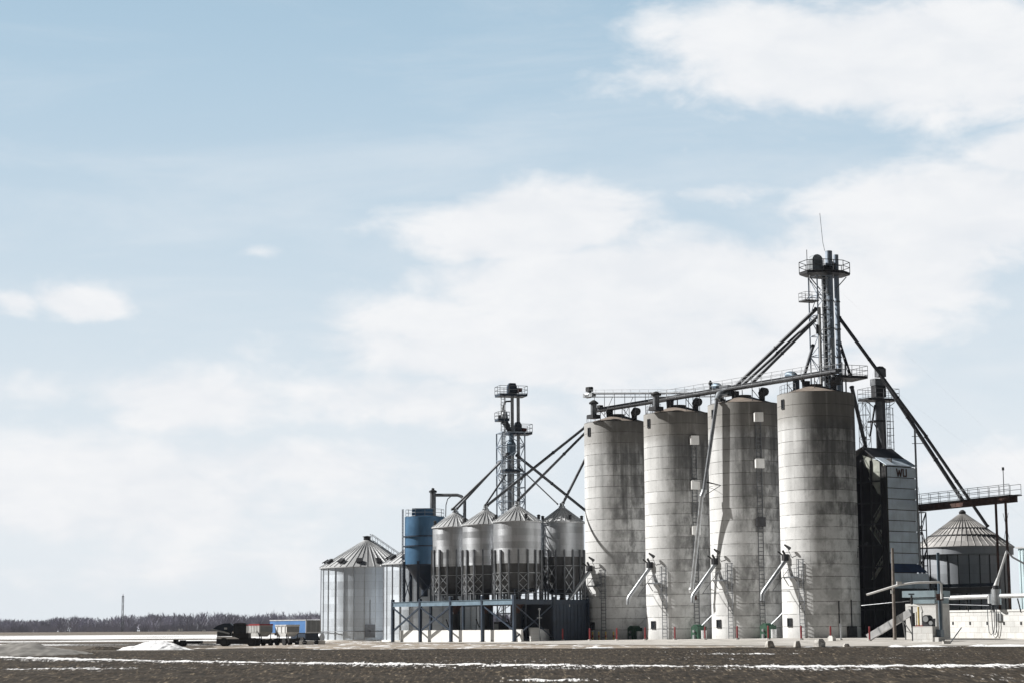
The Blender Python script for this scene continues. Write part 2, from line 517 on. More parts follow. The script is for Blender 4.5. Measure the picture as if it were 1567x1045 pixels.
def soil():
    m, t, b = newmat('ploughed_soil')
    p = t.n('ShaderNodeNewGeometry').outputs['Position']
    at_ = t.n('ShaderNodeAttribute'); at_.attribute_name = 'snow'
    at2 = t.n('ShaderNodeAttribute'); at2.attribute_name = 'dry'
    x, y, z = t.sep(p)
    n1 = t.noise(p, .9, 6, .65); n3 = t.noise(p, .12, 4, .6)
    n2 = t.noise(t.xyz(t.m('MULTIPLY', x, 5.5), t.m('MULTIPLY', y, .40), 0.0), 1.0, 5, .72)
    n5 = t.noise(t.xyz(t.m('MULTIPLY', x, .16), t.m('MULTIPLY', y, .55), 3.0), 1.0, 6, .7)
    base = t.mix(t.ss(n2, .34, .66), (.007, .005, .0032), (.066, .050, .034))
    base = t.mix(t.m('MULTIPLY', t.ss(n2, .54, .70), .85), base, (.30, .245, .175))
    base = t.mix(t.m('MULTIPLY', t.ss(n5, .42, .66), .5), base, (.024, .020, .016))
    base = t.mix(t.m('MULTIPLY', t.ss(n3, .45, .65), .25), base, (.075, .064, .05))
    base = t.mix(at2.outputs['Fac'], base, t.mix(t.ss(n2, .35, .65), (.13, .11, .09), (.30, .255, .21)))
    sn = t.ss(t.m('ADD', at_.outputs['Fac'], t.m('ADD', t.m('MULTIPLY', t.m('SUBTRACT', n2, .5), 1.7), t.m('MULTIPLY', t.m('SUBTRACT', n5, .5), 1.2))), .40, .66)
    base = t.mix(sn, base, t.mix(t.ss(n2, .35, .6), (.62, .62, .63), (.90, .90, .91)))
    t.link(base, b.inputs['Base Color']); b.inputs['Roughness'].default_value = .93
    b.inputs['Specular IOR Level'].default_value = .2
    return m
def gravelly(name, a, c, speck=(.12, .10, .085), snow=0.0, sp=.6):
    m, t, b = newmat(name)
    p = t.n('ShaderNodeNewGeometry').outputs['Position']
    x, y, z = t.sep(p)
    n1 = t.noise(p, .22, 5, .6); n2 = t.noise(p, 5.0, 5, .75)
    n3 = t.noise(t.xyz(t.m('MULTIPLY', x, .5), t.m('MULTIPLY', y, .12), 0.0), 1.0, 5, .6)
    base = t.mix(t.ss(n1, .32, .68), a, c)
    base = t.mix(t.m('MULTIPLY', t.ss(n3, .5, .72), .45), base, tuple(v * .6 for v in a))
    base = t.mix(t.m('MULTIPLY', t.ss(n2, .55, .75), sp), base, speck)
    if snow: base = t.mix(t.ss(t.m('ADD', n3, t.m('MULTIPLY', n2, .3)), .80 - snow, .86 - snow), base, (.85, .86, .88))
    t.link(base, b.inputs['Base Color']); b.inputs['Roughness'].default_value = .95
    return m

M = dict(
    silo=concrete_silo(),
    siloroof=paint('silo_roof_membrane', (.23, .19, .16), .85, 0, .3, .8),
    bin=galvanized('galvanized_corrugated', (.45, .465, .485), .72, .38, .30, (2.6, .82), 3.1),
    bigbin=galvanized('galvanized_bin_sheet', (.57, .62, .675), .42, .40, .30, (2.8, 1.12), 7.1, .10, .2, 58.0),
    oldbin=galvanized('weathered_bin_sheet', (.34, .36, .39), .45, .5, .2, (2.6, 1.1), 6.0, .2, .35),
    roof=galvanized('galvanized_roof_sheet', (.58, .59, .60), .45, .45, .0, (3, 30), 3.1, .22, .3),
    oldroof=galvanized('weathered_roof_sheet', (.47, .46, .45), .35, .55, .0, (3, 1.3), 6.0, .3, .45),
    hopper=paint('dull_hopper_steel', (.10, .10, .10), .6, .5, .25, 1.2),
    galv=paint('galvanized_tube', (.46, .48, .50), .42, .75, .2, 1.5, (.2, .19, .18), .35),
    galvdark=paint('weathered_galvanized_tube', (.19, .20, .215), .5, .6, .3, 1.2, (.09, .085, .08), .5),
    spout=paint('spout_steel', (.10, .105, .115), .55, .5, .35, .8, (.05, .045, .04), .5),
    navy=paint('navy_structural_paint', (.018, .033, .058), .5, 0, .3, 1.0, (.02, .02, .025), .4),
    navylight=paint('blue_beam_paint', (.17, .24, .30), .45, .1, .2, 1.0, (.10, .14, .18), .35),
    blue=paint('blue_tank_paint', (.055, .145, .26), .42, .1, .18, .5, (.04, .07, .11), .4),
    dark=paint('dark_steel', (.035, .036, .040), .55, .4, .35, 1.0),
    black=paint('black_rubber_and_grease', (.012, .012, .013), .7, 0, .3, 2.0),
    bluegrey=paint('blue_grey_duct_paint', (.115, .165, .215), .45, .3, .25, 1.0),
    rust=paint('rusty_steel', (.075, .036, .027), .8, .1, .5, 1.4, (.05, .03, .025), .6),
    red=paint('red_paint', (.26, .025, .03), .5, 0, .2, 3.0, (.2, .05, .04), .3),
    redmotor=paint('motor_red_paint', (.20, .035, .03), .5, 0, .3, 3.0),
    yellow=paint('faded_yellow_paint', (.50, .38, .13), .6, 0, .3, 3.0, (.25, .13, .06), .5),
    green=paint('dark_green_paint', (.010, .060, .032), .5, 0, .3, 2.0),
    white=paint('white_paint', (.74, .74, .73), .5, 0, .1, 1.0, (.35, .30, .25), .35),
    whitesteel=paint('white_grey_steel', (.60, .61, .62), .45, .2, .15, 1.2, (.3, .27, .24), .4),
    paleblue=paint('pale_blue_siding', (.56, .68, .72), .5, .1, .12, .6, (.35, .43, .47), .3),
    hutband=paint('dull_blue_band', (.24, .31, .345), .5, .1, .15, .8, (.2, .2, .2), .4),
    block=block_wall('painted_block', (.72, .72, .705), 1.15, .60, .55),
    base=block_wall('rendered_base_wall', (.80, .795, .775), 3.0, 4.0, .15),
    rubble=paint('broken_concrete', (.46, .445, .42), .9, 0, .35, 2.5, (.2, .17, .14), .5, ),
    dryer=paint('dryer_sheet', (.70, .80, .90), .42, .2, .14, .6, (.30, .34, .38), .45),
    dryerblue=paint('dryer_blue_band', (.045, .085, .19), .5, .1, .2, 1.0),
    cream=paint('weathered_cream_sheet', (.40, .42, .37), .6, .1, .25, 1.0, (.15, .14, .12), .6),
    lettering=paint('lettering_red_brown', (.055, .022, .022), .6, 0, .2, 3.0),
    tube=paint('blue_grey_tube', (.40, .47, .56), .45, .35, .2, 1.2, (.16, .17, .19), .4),
    wood=paint('grey_timber', (.20, .175, .155), .85, 0, .35, 2.0, (.09, .07, .06), .6),
    glass=paint('dark_window', (.02, .023, .026), .12, 0, .2, 2.0, dirt_amt=0),
    snow=paint('old_snow', (.86, .87, .89), .8, 0, .06, .8, (.5, .46, .42), .2),
    blue2=paint('trailer_blue_paint', (.085, .21, .46), .45, 0, .12, .5, (.3, .3, .3), .2),
    grey=paint('mid_grey_paint', (.24, .25, .255), .55, .1, .2, .8),
    hopwhite=paint('chalky_white_paint', (.62, .62, .60), .6, 0, .15, .8, (.3, .25, .2), .4),
    soil=soil(),
    gravel=gravelly('tan_gravel', (.20, .165, .13), (.36, .31, .255), snow=.10),
    apron=gravelly('pale_yard_concrete', (.36, .34, .31), (.50, .48, .455), (.26, .22, .18), sp=.35),
    mound=gravelly('grey_gravel_heap', (.19, .18, .17), (.27, .26, .24), (.10, .09, .08)),
    twig=paint('bare_twigs', (.37, .36, .43), .9, 0, .35, .02, dirt_amt=0),
)
# ------------------------------------------------------------------ ground
def vnoise(x, y, seed):
    xi = np.floor(x).astype(np.int64); yi = np.floor(y).astype(np.int64)
    xf = x - xi; yf = y - yi
    def h(a, b):
        k = (a * 374761393 + b * 668265263 + seed * 974711) & 0x7fffffff
        k = ((k ^ (k >> 13)) * 1274126177) & 0x7fffffff
        return ((k ^ (k >> 16)) & 0xffff) / 65535.0
    u = xf * xf * (3 - 2 * xf); v = yf * yf * (3 - 2 * yf)
    a = h(xi, yi); b = h(xi + 1, yi); c = h(xi, yi + 1); d = h(xi + 1, yi + 1)
    return a + (b - a) * u + (c - a) * v + (a - b - c + d) * u * v
def fbm(x, y, seed, o=4):
    s = 0; a = .5; tot = 0
    for i in range(o):
        s = s + a * vnoise(x, y, seed + i * 17); tot += a; x = x * 2.03; y = y * 2.03; a *= .55
    return s / tot
def grid(name, xs, ys, zfun, mat, keep=None, attrs=None):
    X, Y = np.meshgrid(xs, ys)
    Z = zfun(X, Y)
    nx, ny = len(xs), len(ys)
    V = np.stack([X, Y, Z], -1).reshape(-1, 3)
    i = np.arange(nx * ny).reshape(ny, nx)
    Fq = np.stack([i[:-1, :-1], i[:-1, 1:], i[1:, 1:], i[1:, :-1]], -1).reshape(-1, 4)
    if keep is not None:
        k = keep(X, Y)
        kc = k[:-1, :-1] & k[:-1, 1:] & k[1:, 1:] & k[1:, :-1]
        Fq = Fq[kc.reshape(-1)]
        used = np.unique(Fq); rm = np.full(nx * ny, -1); rm[used] = np.arange(len(used))
        V = V[used]; Fq = rm[Fq]
    else: used = None
    me = bpy.data.meshes.new(name)
    me.vertices.add(len(V)); me.vertices.foreach_set('co', V.astype(np.float32).ravel())
    me.loops.add(len(Fq) * 4); me.loops.foreach_set('vertex_index', Fq.astype(np.int32).ravel())
    me.polygons.add(len(Fq)); me.polygons.foreach_set('loop_start', (np.arange(len(Fq)) * 4).astype(np.int32))
    me.update(calc_edges=True)
    for nm, fn in (attrs or {}).items():
        A = fn(X, Y).reshape(-1)
        if used is not None: A = A[used]
        a = me.attributes.new(nm, 'FLOAT', 'POINT'); a.data.foreach_set('value', A.astype(np.float32))
    me.polygons.foreach_set('use_smooth', np.ones(len(Fq), bool))
    me.materials.append(mat)
    o = bpy.data.objects.new(name, me); col.objects.link(o)
    return o

def s_of(X, Y): return (X - S4.x) * N.x + (Y - S4.y) * N.y
def yard_edge(X): return 185.5 + 30 * sstep(-16, -34, X) + 5 * (fbm(X * .09, X * 0 + 3, 5) - .5) + 2.2 * (fbm(X * .7, X * 0, 9) - .5)
def in_yard(X, Y): return (Y > yard_edge(X)) & (Y < 335 + 14 * fbm(X * .05, Y * 0, 21)) & (X > -41 + 6 * fbm(Y * .08, Y * 0, 31)) & (X < 170)
def gauss(v, c, s): return np.exp(-((v - c) / s) ** 2)
def rough(X, Y):
    fade = sstep(185, 175, Y)
    clods = (fbm(X * 1.5, Y * .7, 3, 4) - .5) * .15 + (fbm(X * 5.5, Y * 3, 8, 3) - .5) * .12
    furrow = np.sin(Y * 1.9 + 2.2 * fbm(X * .05, Y * .05, 12)) * .03
    far = sstep(185, 260, Y) * (fbm(X * .06, Y * .04, 44) - .5) * .30 * sstep(1200, 500, Y)
    return (clods + furrow) * (fade * .92 + .08) + far
def snow_amt(X, Y):
    n = fbm(X * .22, Y * .09, 61, 5); nf = fbm(X * 1.1, Y * .35, 67, 3)
    yc = 95 + .0126 * (np.minimum(X, 25) - 25) ** 2 + 3.0 * (fbm(X * .06, X * 0, 71) - .5)
    wid = 2.6 + 6.0 * fbm(X * .11, X * 0, 73)
    a = gauss(Y, yc, wid * .62) * (.70 + .6 * (n - .42))
    a = np.maximum(a, .38 * gauss(Y, yc - 4, 8) * (n + .40))
    a = np.maximum(a, .62 * gauss(Y, 142, 3) * gauss(X, 17, 5.0) * (n + .5))
    a = np.maximum(a, .75 * gauss(Y, 73, 1.6) * gauss(X, 1.5, 2.6) * (nf + .5))
    a = np.maximum(a, .50 * gauss(Y, 99, 5) * gauss(X, -22, 7) * (nf + .4))
    a = np.maximum(a, .30 * sstep(.52, .72, n) * (nf + .3) * sstep(178, 165, Y))
    # snow-covered fields far off to the left
    e1 = (fbm(X * .025, X * 0, 82) - .5)
    band = sstep(432, 452, Y + 70 * e1) * sstep(790, 700, Y)
    a = np.maximum(a, band * (.66 + 1.5 * (fbm(X * .05, Y * .010, 81, 5) - .42)))
    b3 = sstep(360, 370, Y + 30 * e1) * sstep(416, 404, Y + 40 * e1)
    a = np.maximum(a, b3 * (.66 + .9 * (fbm(X * .03, Y * .04, 87) - .42)))
    b2 = sstep(270, 282, Y) * sstep(324, 312, Y) * sstep(-12, -26, X)
    a = np.maximum(a, b2 * (.42 + 1.3 * (fbm(X * .08, Y * .05, 83) - .42)))
    a = np.maximum(a, gauss(Y, 187, 2.3) * sstep(27, 30, X) * (n + .5) * .75)
    return a * 1.0
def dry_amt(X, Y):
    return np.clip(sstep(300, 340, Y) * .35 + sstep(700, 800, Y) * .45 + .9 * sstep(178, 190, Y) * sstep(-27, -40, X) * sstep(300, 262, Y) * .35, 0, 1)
def zground(X, Y):
    z = gz(X, Y) + rough(X, Y)
    z = z + .02 * sstep(.4, .6, snow_amt(X, Y)) * sstep(200, 190, Y)
    yd = in_yard(X, Y)
    return np.where(yd, gz(X, Y) - .35, z)
def geo(a, b, n): return a * (b / a) ** (np.arange(1, n + 1) / n)
xs = np.concatenate([-geo(75, 1500, 26)[::-1], np.arange(-75, 75.01, .19), geo(75, 1500, 26)])
ys = np.concatenate([np.array([-400, -200, -80, -20, 10, 30, 42]), np.arange(50, 192, .42), np.arange(192, 360, 1.6), geo(360, 2600, 60)])
structure(grid('field', xs, ys, zground, M['soil'], attrs={'snow': snow_amt, 'dry': dry_amt}))
xs = np.arange(-60, 172, .8); ys = np.arange(178, 352, .8)
structure(grid('gravel_yard', xs, ys, lambda X, Y: gz(X, Y) + .035 + (fbm(X * .8, Y * .5, 4, 3) - .5) * .07, M['gravel'], keep=in_yard))
def in_apron(X, Y):
    s = s_of(X, Y); t = (X - S4.x) * U.x + (Y - S4.y) * U.y
    e = 29.5 + 4.0 * (fbm(t * .12, t * 0, 51) - .5) - .13 * np.clip(t, 0, 60)
    return (s < e) & (s > -40) & (t < 66) & (t > -120) & (Y > yard_edge(X) + 1.2)
structure(grid('concrete_apron', np.arange(-30, 171, .7), np.arange(178, 330, .7),
               lambda X, Y: gz(X, Y) + .085 + (fbm(X * .3, Y * .2, 14, 3) - .5) * .02, M['apron'], keep=in_apron))
def gtop(x, y): return g(x, y) + .085

# heaps
def heap(name, c, rx, ry, h, mat, seed, label, cat, kind=None, p=1.0, sub=.35):
    n = 96
    xs = np.linspace(-1.25, 1.25, n); ys = np.linspace(-1.25, 1.25, 60)
    def zf(X, Y):
        r = np.sqrt(X ** 2 + Y ** 2)
        f = np.clip(1 - r ** 1.3, -.25, 1)
        k = fbm(X * 2.6 + seed, Y * 2.6, seed, 4) - .45
        k2 = fbm(X * 8 + seed, Y * 8, seed + 3, 5) - .5
        return h * (f * (1 + .7 * k) + .34 * k2 * (f > -.2) - .1 + p * k * .35)
    o = grid(name, xs, ys, zf, mat)
    o.location = (c[0], c[1], g(c[0], c[1])); o.scale = (rx, ry, 1)
    ORIG[o.name] = o.location.copy()
    if label: tag(o, label, cat)
    if kind: o['kind'] = kind
    return o
p = at(24, 1003, 152); heap('gravel_heap', (p.x - 1.5, p.y + 8), 5.5, 12, 1.05, M['mound'], 5, 'low smooth grey heap of gravel at the left edge of the dark field', 'gravel heap', p=.1)
p = at(228, 992, 205); heap('snow_pile', (p.x, p.y + 4), 4.0, 7, .95, M['snow'], 11, 'ragged white heap of ploughed snow left of the low black trailer', 'snow pile')
p = at(150, 992, 206); heap('soil_heap', (p.x, p.y + 3), 2.2, 4, .42, M['soil'], 16, 'low dark clod heap lying in front of the snow pile', 'soil heap')

for k, (px, py, rx, ry) in enumerate(((1417, 991, 2.1, 1.6), (1372, 992, 1.0, 1.0), (1545, 988, 3.0, 2.6), (1500, 990, 1.2, 1.0), (912, 989.5, 1.4, 1.2))):
    p = at(px, py, 186.5); q = Vector((p.x, max(p.y, float(yard_edge(np.array(p.x))) + .5), 0))
    heap('snow_remnant', (q.x, q.y), rx, ry, .20, M['snow'], 31 + k, None, None, kind='stuff', p=.7)

# ------------------------------------------------------------------ far woods
def woods():
    rnd = random.Random(3)
    mb = MB(); V = []; Fc = []
    def sliver(p, q, w0, w1, ax):
        b = len(V)
        V.extend([p - ax * w0, p + ax * w0, q + ax * w1, q - ax * w1]); Fc.append((b, b + 1, b + 2, b + 3))
    def tree(x, y, h, spread):
        base = Vector((x, y, g(x, y) - .1))
        ax = Vector((1, rnd.uniform(-.3, .3), 0)).normalized()
        sliver(base, base + UP * h * .7, .22, .1, ax)
        sliver(base, base + UP * h * .7, .22, .1, Vector((-ax.y, ax.x, 0)))
        for k in range(60):
            zf = rnd.uniform(.08, .72)
            a = rnd.uniform(0, 6.283); el_ = rnd.uniform(.5, 1.25)
            L = h * rnd.uniform(.18, .42) * (1.15 - .6 * zf)
            d = Vector((math.cos(a) * math.cos(el_), math.sin(a) * math.cos(el_), math.sin(el_)))
            off = Vector((math.cos(a), math.sin(a), 0)) * rnd.uniform(0, spread * .55)
            p0 = base + UP * h * zf + off
            wd = Vector((1, 0, 0)) if k % 3 else Vector((0, 1, 0))
            sliver(p0, p0 + d * L, rnd.uniform(.16, .34), .05, wd)
            for j in range(2):
                q0 = p0 + d * L * rnd.uniform(.3, .8)
                d2 = (d + Vector((rnd.uniform(-.6, .6), rnd.uniform(-.6, .6), rnd.uniform(-.1, .6)))).normalized()
                sliver(q0, q0 + d2 * L * .6, .16, .05, wd)
    for i in range(1250):
        x = rnd.uniform(-620, 620); y = 1480 + rnd.uniform(0, 260)
        k = fbm(np.array(x * .012), np.array(0.0), 5, 3)
        h = 10.0 + 9.5 * float(k) + rnd.uniform(-1.1, 1.1)
        px = 784 + 3032 * x / y
        if px < 75: h *= .78
        if 95 < px < 125: h *= 1.12
        tree(x, y, h, rnd.uniform(3, 5.5))
    for i in range(1700):   # scrub along the foot of the wood
        x = rnd.uniform(-620, 620); y = 1465 + rnd.uniform(0, 40)
        base = Vector((x, y, g(x, y) - .1))
        for k in range(9):
            a = rnd.uniform(-.7, .7); L = rnd.uniform(2.5, 6.5)
            o_ = Vector((rnd.uniform(-1.5, 1.5), 0, 0))
            sliver(base + o_, base + o_ + Vector((math.sin(a) * L, rnd.uniform(-1, 1), math.cos(a) * L)), rnd.uniform(.15, .4), .06, Vector((1, 0, 0)))
    mb.add(V, Fc)
    o = mb.build('far_woods', M['twig'])
    o['kind'] = 'stuff'; o['label'] = 'long leafless grey brown wood on the horizon'; o['category'] = 'wood'
    return o
woods()
def near_clump(px0, px1, Y, htop, seed):
    rnd = random.Random(seed); V = []; Fc = []
    mb = MB()
    for i in range(5):
        px = rnd.uniform(px0, px1); b = at(px, 970, Y + rnd.uniform(-8, 8)); b.z = g(b.x, b.y) - .1
        h = htop * rnd.uniform(.85, 1.05)
        mb.tube(b, b + UP * h * .6, .14, 6, .05)
        for k in range(70):
            a = rnd.uniform(0, 6.283); el_ = rnd.uniform(.4, 1.3); zf = rnd.uniform(.05, .7)
            L = h * rnd.uniform(.15, .38) * (1.1 - .5 * zf)
            d = Vector((math.cos(a) * math.cos(el_), math.sin(a) * math.cos(el_), math.sin(el_)))
            p0 = b + UP * h * zf + Vector((math.cos(a), math.sin(a), 0)) * rnd.uniform(0, 1.0)
            mb.tube(p0, p0 + d * L, .045, 3, .012, caps=False)
            for j in range(3):
                q0 = p0 + d * L * rnd.uniform(.3, .9)
                d2 = (d + Vector((rnd.uniform(-.7, .7), rnd.uniform(-.7, .7), rnd.uniform(-.2, .6)))).normalized()
                mb.tube(q0, q0 + d2 * L * .5, .025, 3, .01, caps=False)
    return tag(mb.build('bare_thicket', M['twig']), 'tall bare grey thicket beside the left round bin, behind the blue trailer', 'thicket')
near_clump(473, 489, 345, 4.6, 4)

# far radio mast, farm sheds at the foot of the wood
b = at(187, 967, 1440); z0 = g(b.x, b.y); top = at(187, 908, 1440).z
t_ = thing('radio_mast', (b.x, b.y, z0), 'thin grey lattice radio mast standing above the far wood', 'radio mast')
mb = MB(); lattice(mb, (b.x, b.y), .55, z0, top - 1.5, 3.0, .22, wb=.14); mb.build('lattice_tower', M['galvdark'], t_)
MB().tube((b.x, b.y, top - 1.5), (b.x, b.y, top), .2, 6).build('antenna', M['galvdark'], t_)
MB().box((b.x, b.y, top - 2.2), (1.3, 1.3, .5)).build('head_platform', M['galvdark'], t_)
for px, wd_, hh, lab in ((258.5, 1.3, 1.5, 'tiny white shed before the far wood, leftmost of four'), (273.5, 1.2, 2.3, 'tiny tall white shed before the far wood, left one of the close pair'),
                   (278, 1.3, 2.3, 'tiny tall white shed before the far wood, right one of the close pair'), (312, 2.0, 1.3, 'tiny low white shed before the far wood, rightmost of four')):
    b = at(px, 967.5, 1400); b.z = g(b.x, b.y)
    t_ = thing('farm_shed', b, lab, 'shed', 'white sheds at the foot of the wood')
    MB().box(b, (wd_, 2, hh * .72)).build('wall', M['white'], t_)
    MB().prism([b + Vector((-wd_ / 2 - .1, -1.1, hh * .72)), b + Vector((wd_ / 2 + .1, -1.1, hh * .72)), b + Vector((0, -1.1, hh))], (0, 2.2, 0)).build('roof', M['hopwhite'], t_)

# ------------------------------------------------------------------ silos
R_S, H_S = 4.5, 28.45
def silo(i, label, extra):
    c = ts(12.1 * i, 0); c.z = g(c.x, c.y) - .05
    base = c.z
    t_ = thing('concrete_silo', c, label, 'silo', 'concrete silos in the row')
    def cyl(phi, z, r=R_S):
        """phi: degrees to the right of the side that faces the camera"""
        view = (Vector((c.x, c.y, 0)) - Vector((0, 0, 0))).normalized()
        right = Vector((view.y, -view.x, 0))
        d = -view * math.cos(RAD(phi)) + right * math.sin(RAD(phi))
        tang = Vector((-d.y, d.x, 0))
        return Vector((c.x, c.y, base)) + d * r + UP * z, d, tang
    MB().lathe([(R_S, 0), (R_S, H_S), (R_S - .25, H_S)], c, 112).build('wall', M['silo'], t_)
    MB().lathe([(R_S - .25, H_S - .02), (.9, H_S + 1.05), (.9, H_S + 1.25), (0, H_S + 1.25)], c, 64, False).build('roof', M['siloroof'], t_)
    mb = MB()
    for k in range(64):     # low kerb rail round the roof edge
        a0, a1 = 2 * math.pi * k / 64, 2 * math.pi * (k + 1) / 64
        if k % 4 == 0:
            q = Vector((c.x + (R_S - .15) * math.cos(a0), c.y + (R_S - .15) * math.sin(a0), base + H_S)); mb.tube(q, q + UP * .12, .03, 4)
    # slot window near the top, square window near the foot
    ph_n = -56
    def window(phi, z, w, h, nm):
        q, d, tg = cyl(phi, z + h / 2)
        f = MB()
        f.obox(q + d * .02 + UP * (h / 2 + .05), tg * (w / 2 + .1), d * .08, UP * .05); f.obox(q + d * .02 - UP * (h / 2 + .05), tg * (w / 2 + .1), d * .08, UP * .05)
        f.obox(q + d * .02 + tg * (w / 2 + .05), tg * .05, d * .08, UP * h / 2); f.obox(q + d * .02 - tg * (w / 2 + .05), tg * .05, d * .08, UP * h / 2)
        o = f.build(nm, M['dark'], t_)
        MB().obox(q - d * .005, tg * w / 2, d * .03, UP * h / 2).build('pane', M['glass'], o)
    window(-57, H_S - 1.75, .38, .95, 'upper_window')
    window(-53, 1.5, .66, .8, 'lower_window')
    # discharge spout
    q, d, tg = cyl(ph_n, 9.1)
    o = MB()
    root = q + d * .1
    end = root + d * 3.3 - UP * 3.75
    o.path([q - d * .2 + UP * .12, root + UP * .05, root + d * .25 - UP * .2, end, end + d * .12 - UP * .25, end + d * .14 - UP * .95], .235, 12)
    sp = o.build('discharge_spout', M['galv'], t_)
    o = MB().obox(q + d * .25 + UP * .25, tg * .3, d * .35, UP * .38)
    o.beam(q + d * .3 + UP * .3, q + d * .95 + UP * .95 - tg * .5, .16); o.beam(q + d * .1 + UP * .2, q + d * .6 + UP * 1.05, .2)
    o.build('slide_gate', M['dark'], t_)
    o = MB(); a_, d2, t2 = cyl(ph_n + 4, 5.5)
    o.tube(a_ - d2 * .1, a_ + d * 2.3, .05, 5); o.tube(a_ + UP * 2.6, a_ + d * 2.3, .035, 4)
    o.build('spout_brace', M['galvdark'], t_)
    # caged access ladder and landing
    q0, dl, tl = cyl(-27, 0.05, R_S + .28); q1, _, _ = cyl(-27, 9.1, R_S + .28)
    o = ladder(MB(), q0, q1, tl, .62, .045, .42, dl, 5.4)
    for zz in (1.5, 4.0, 6.5, 8.8):
        for sg in (-1, 1): o.tube(q0 + UP * zz + tl * .31 * sg, q0 + UP * zz + tl * .31 * sg - dl * .3, .03, 4)
    o.build('caged_ladder', M['galvdark'], t_)
    o = MB()
    pl, d3, t3 = cyl(-42, 7.0, R_S + .02)
    o.obox(pl + d3 * .42, t3 * .85, d3 * .42, UP * .05)
    for sg in (-1, 1): o.beam(pl + t3 * .8 * sg + d3 * .8, pl + t3 * .8 * sg - UP * .9, .07)
    la = o.build('landing', M['galvdark'], t_)
    rr = MB(); rails(rr, [pl + t3 * .85 + d3 * .02, pl + t3 * .85 + d3 * .82, pl - t3 * .85 + d3 * .82, pl - t3 * .85 + d3 * .02], 1.05, .85, .022)
    rr.build('railing', M['galvdark'], la)
    # hooded yard lamp on a bracket
    q, d, tg = cyl(-45, 10.2)
    o = MB(); o.path([q - UP * .9, q + d * .5 - UP * .1, q + d * .62 + UP * .35], .035, 5)
    lampb = o.build('lamp_bracket', M['galvdark'], t_)
    o = MB(); hd = (d * .4 - tg * .8 + UP * .62).normalized()
    o.tube(q + d * .62 + UP * .3 - hd * .35, q + d * .62 + UP * .3 + hd * .5, .2, 8, .1); o.build('lamp_hood', M['black'], t_)
    # dark ventilator on the roof edge
    q, d, tg = cyl(38, H_S + .25, R_S - 1.0)
    o = MB(); o.tube(q, q + UP * .45, .36, 12); o.path([q + UP * .45, q + UP * .85 - tg * 0, q + UP * 1.1 + d * .3, q + UP * 1.0 + d * .75], [.36, .5, .55, .5], 12)
    o.build('roof_fan', M['dark'], t_)
    # light rails over the roof
    o = MB(); pts = [cyl(a, H_S + .05, R_S - .35)[0] for a in range(-85, -20, 13)]
    rails(o, pts, 1.0, 1.0, .022); o.build('roof_railing', M['galvdark'], t_)
    if 'face' in extra:
        phi = extra['face']
        q0, dl, tl = cyl(phi, .4, R_S + .2); q1, _, _ = cyl(phi, extra['top'], R_S + .2)
        o = MB(); ladder(o, q0, q1, tl, .62, .05, .45)
        for zz in np.arange(1, extra['top'], 2.8):
            for sg in (-1, 1): o.tube(q0 + UP * zz + tl * .31 * sg, q0 + UP * zz + tl * .31 * sg - dl * .22, .03, 4)
        o.build('long_ladder', M['galvdark'], t_)
        for z_, mt in extra['boxes']:
            q, d, tg = cyl(phi, z_, R_S + .05)
            b_ = MB().obox(q + d * .5 + UP * .05, tg * .55, d * .03, UP * .55); b_.obox(q + d * .25 - UP * .5, tg * .55, d * .25, UP * .03)
            for sg in (-1, 1): b_.obox(q + d * .25 + tg * .52 * sg, tg * .03, d * .22, UP * .5)
            b_.build('rest_platform', M[mt], t_)
    if 'conduit' in extra:
        q, d, tg = cyl(26, 0, R_S + .06)
        MB().tube(q, q + UP * 4.3, .07, 6).build('conduit', M['dark'], t_)
        q, d, tg = cyl(48, .35, R_S + .1)
        MB().obox(q + UP * .5, tg * .7, d * .15, UP * .6).obox(q + UP * 2.5, tg * .04, d * .05, UP * 1.6).build('electrical_box', M['dark'], t_)
        q, d, tg = cyl(76, 10.6, R_S + .02)
        o = MB(); o.path([q, q + d * .5 + UP * .1, q + d * .9 + UP * .3], .05, 5); o.tube(q + d * .9 + UP * .2, q + d * 1.1 + UP * .45, .17, 8, .12)
        o.path([q - UP * .2, q - UP * .8 - tg * .2, q - UP * 1.3 - tg * .25], .05, 5); o.build('wall_lamp', M['dark'], t_)
    return t_
def zat(py, i): return at(1040, py, ts(12.1 * i, 4.0).y - 1.0).z - .4
silo(0, 'nearest and widest concrete silo, rightmost of the row, no long ladder', {'conduit': 1})
silo(1, 'second concrete silo from the right, ladder with two white landings, shadow of the long spout', {'face': 20, 'top': 27.3, 'boxes': ((26.5, 'white'), (20.9, 'white'), (13.9, 'dark'))})
silo(2, 'third concrete silo from the right, long ladder with three white landings', {'face': 23, 'top': 25.5, 'boxes': ((24.75, 'white'), (19.15, 'white'), (13.5, 'white'))})
silo(3, 'farthest concrete silo, leftmost of the row, next to the steel hopper bins', {})

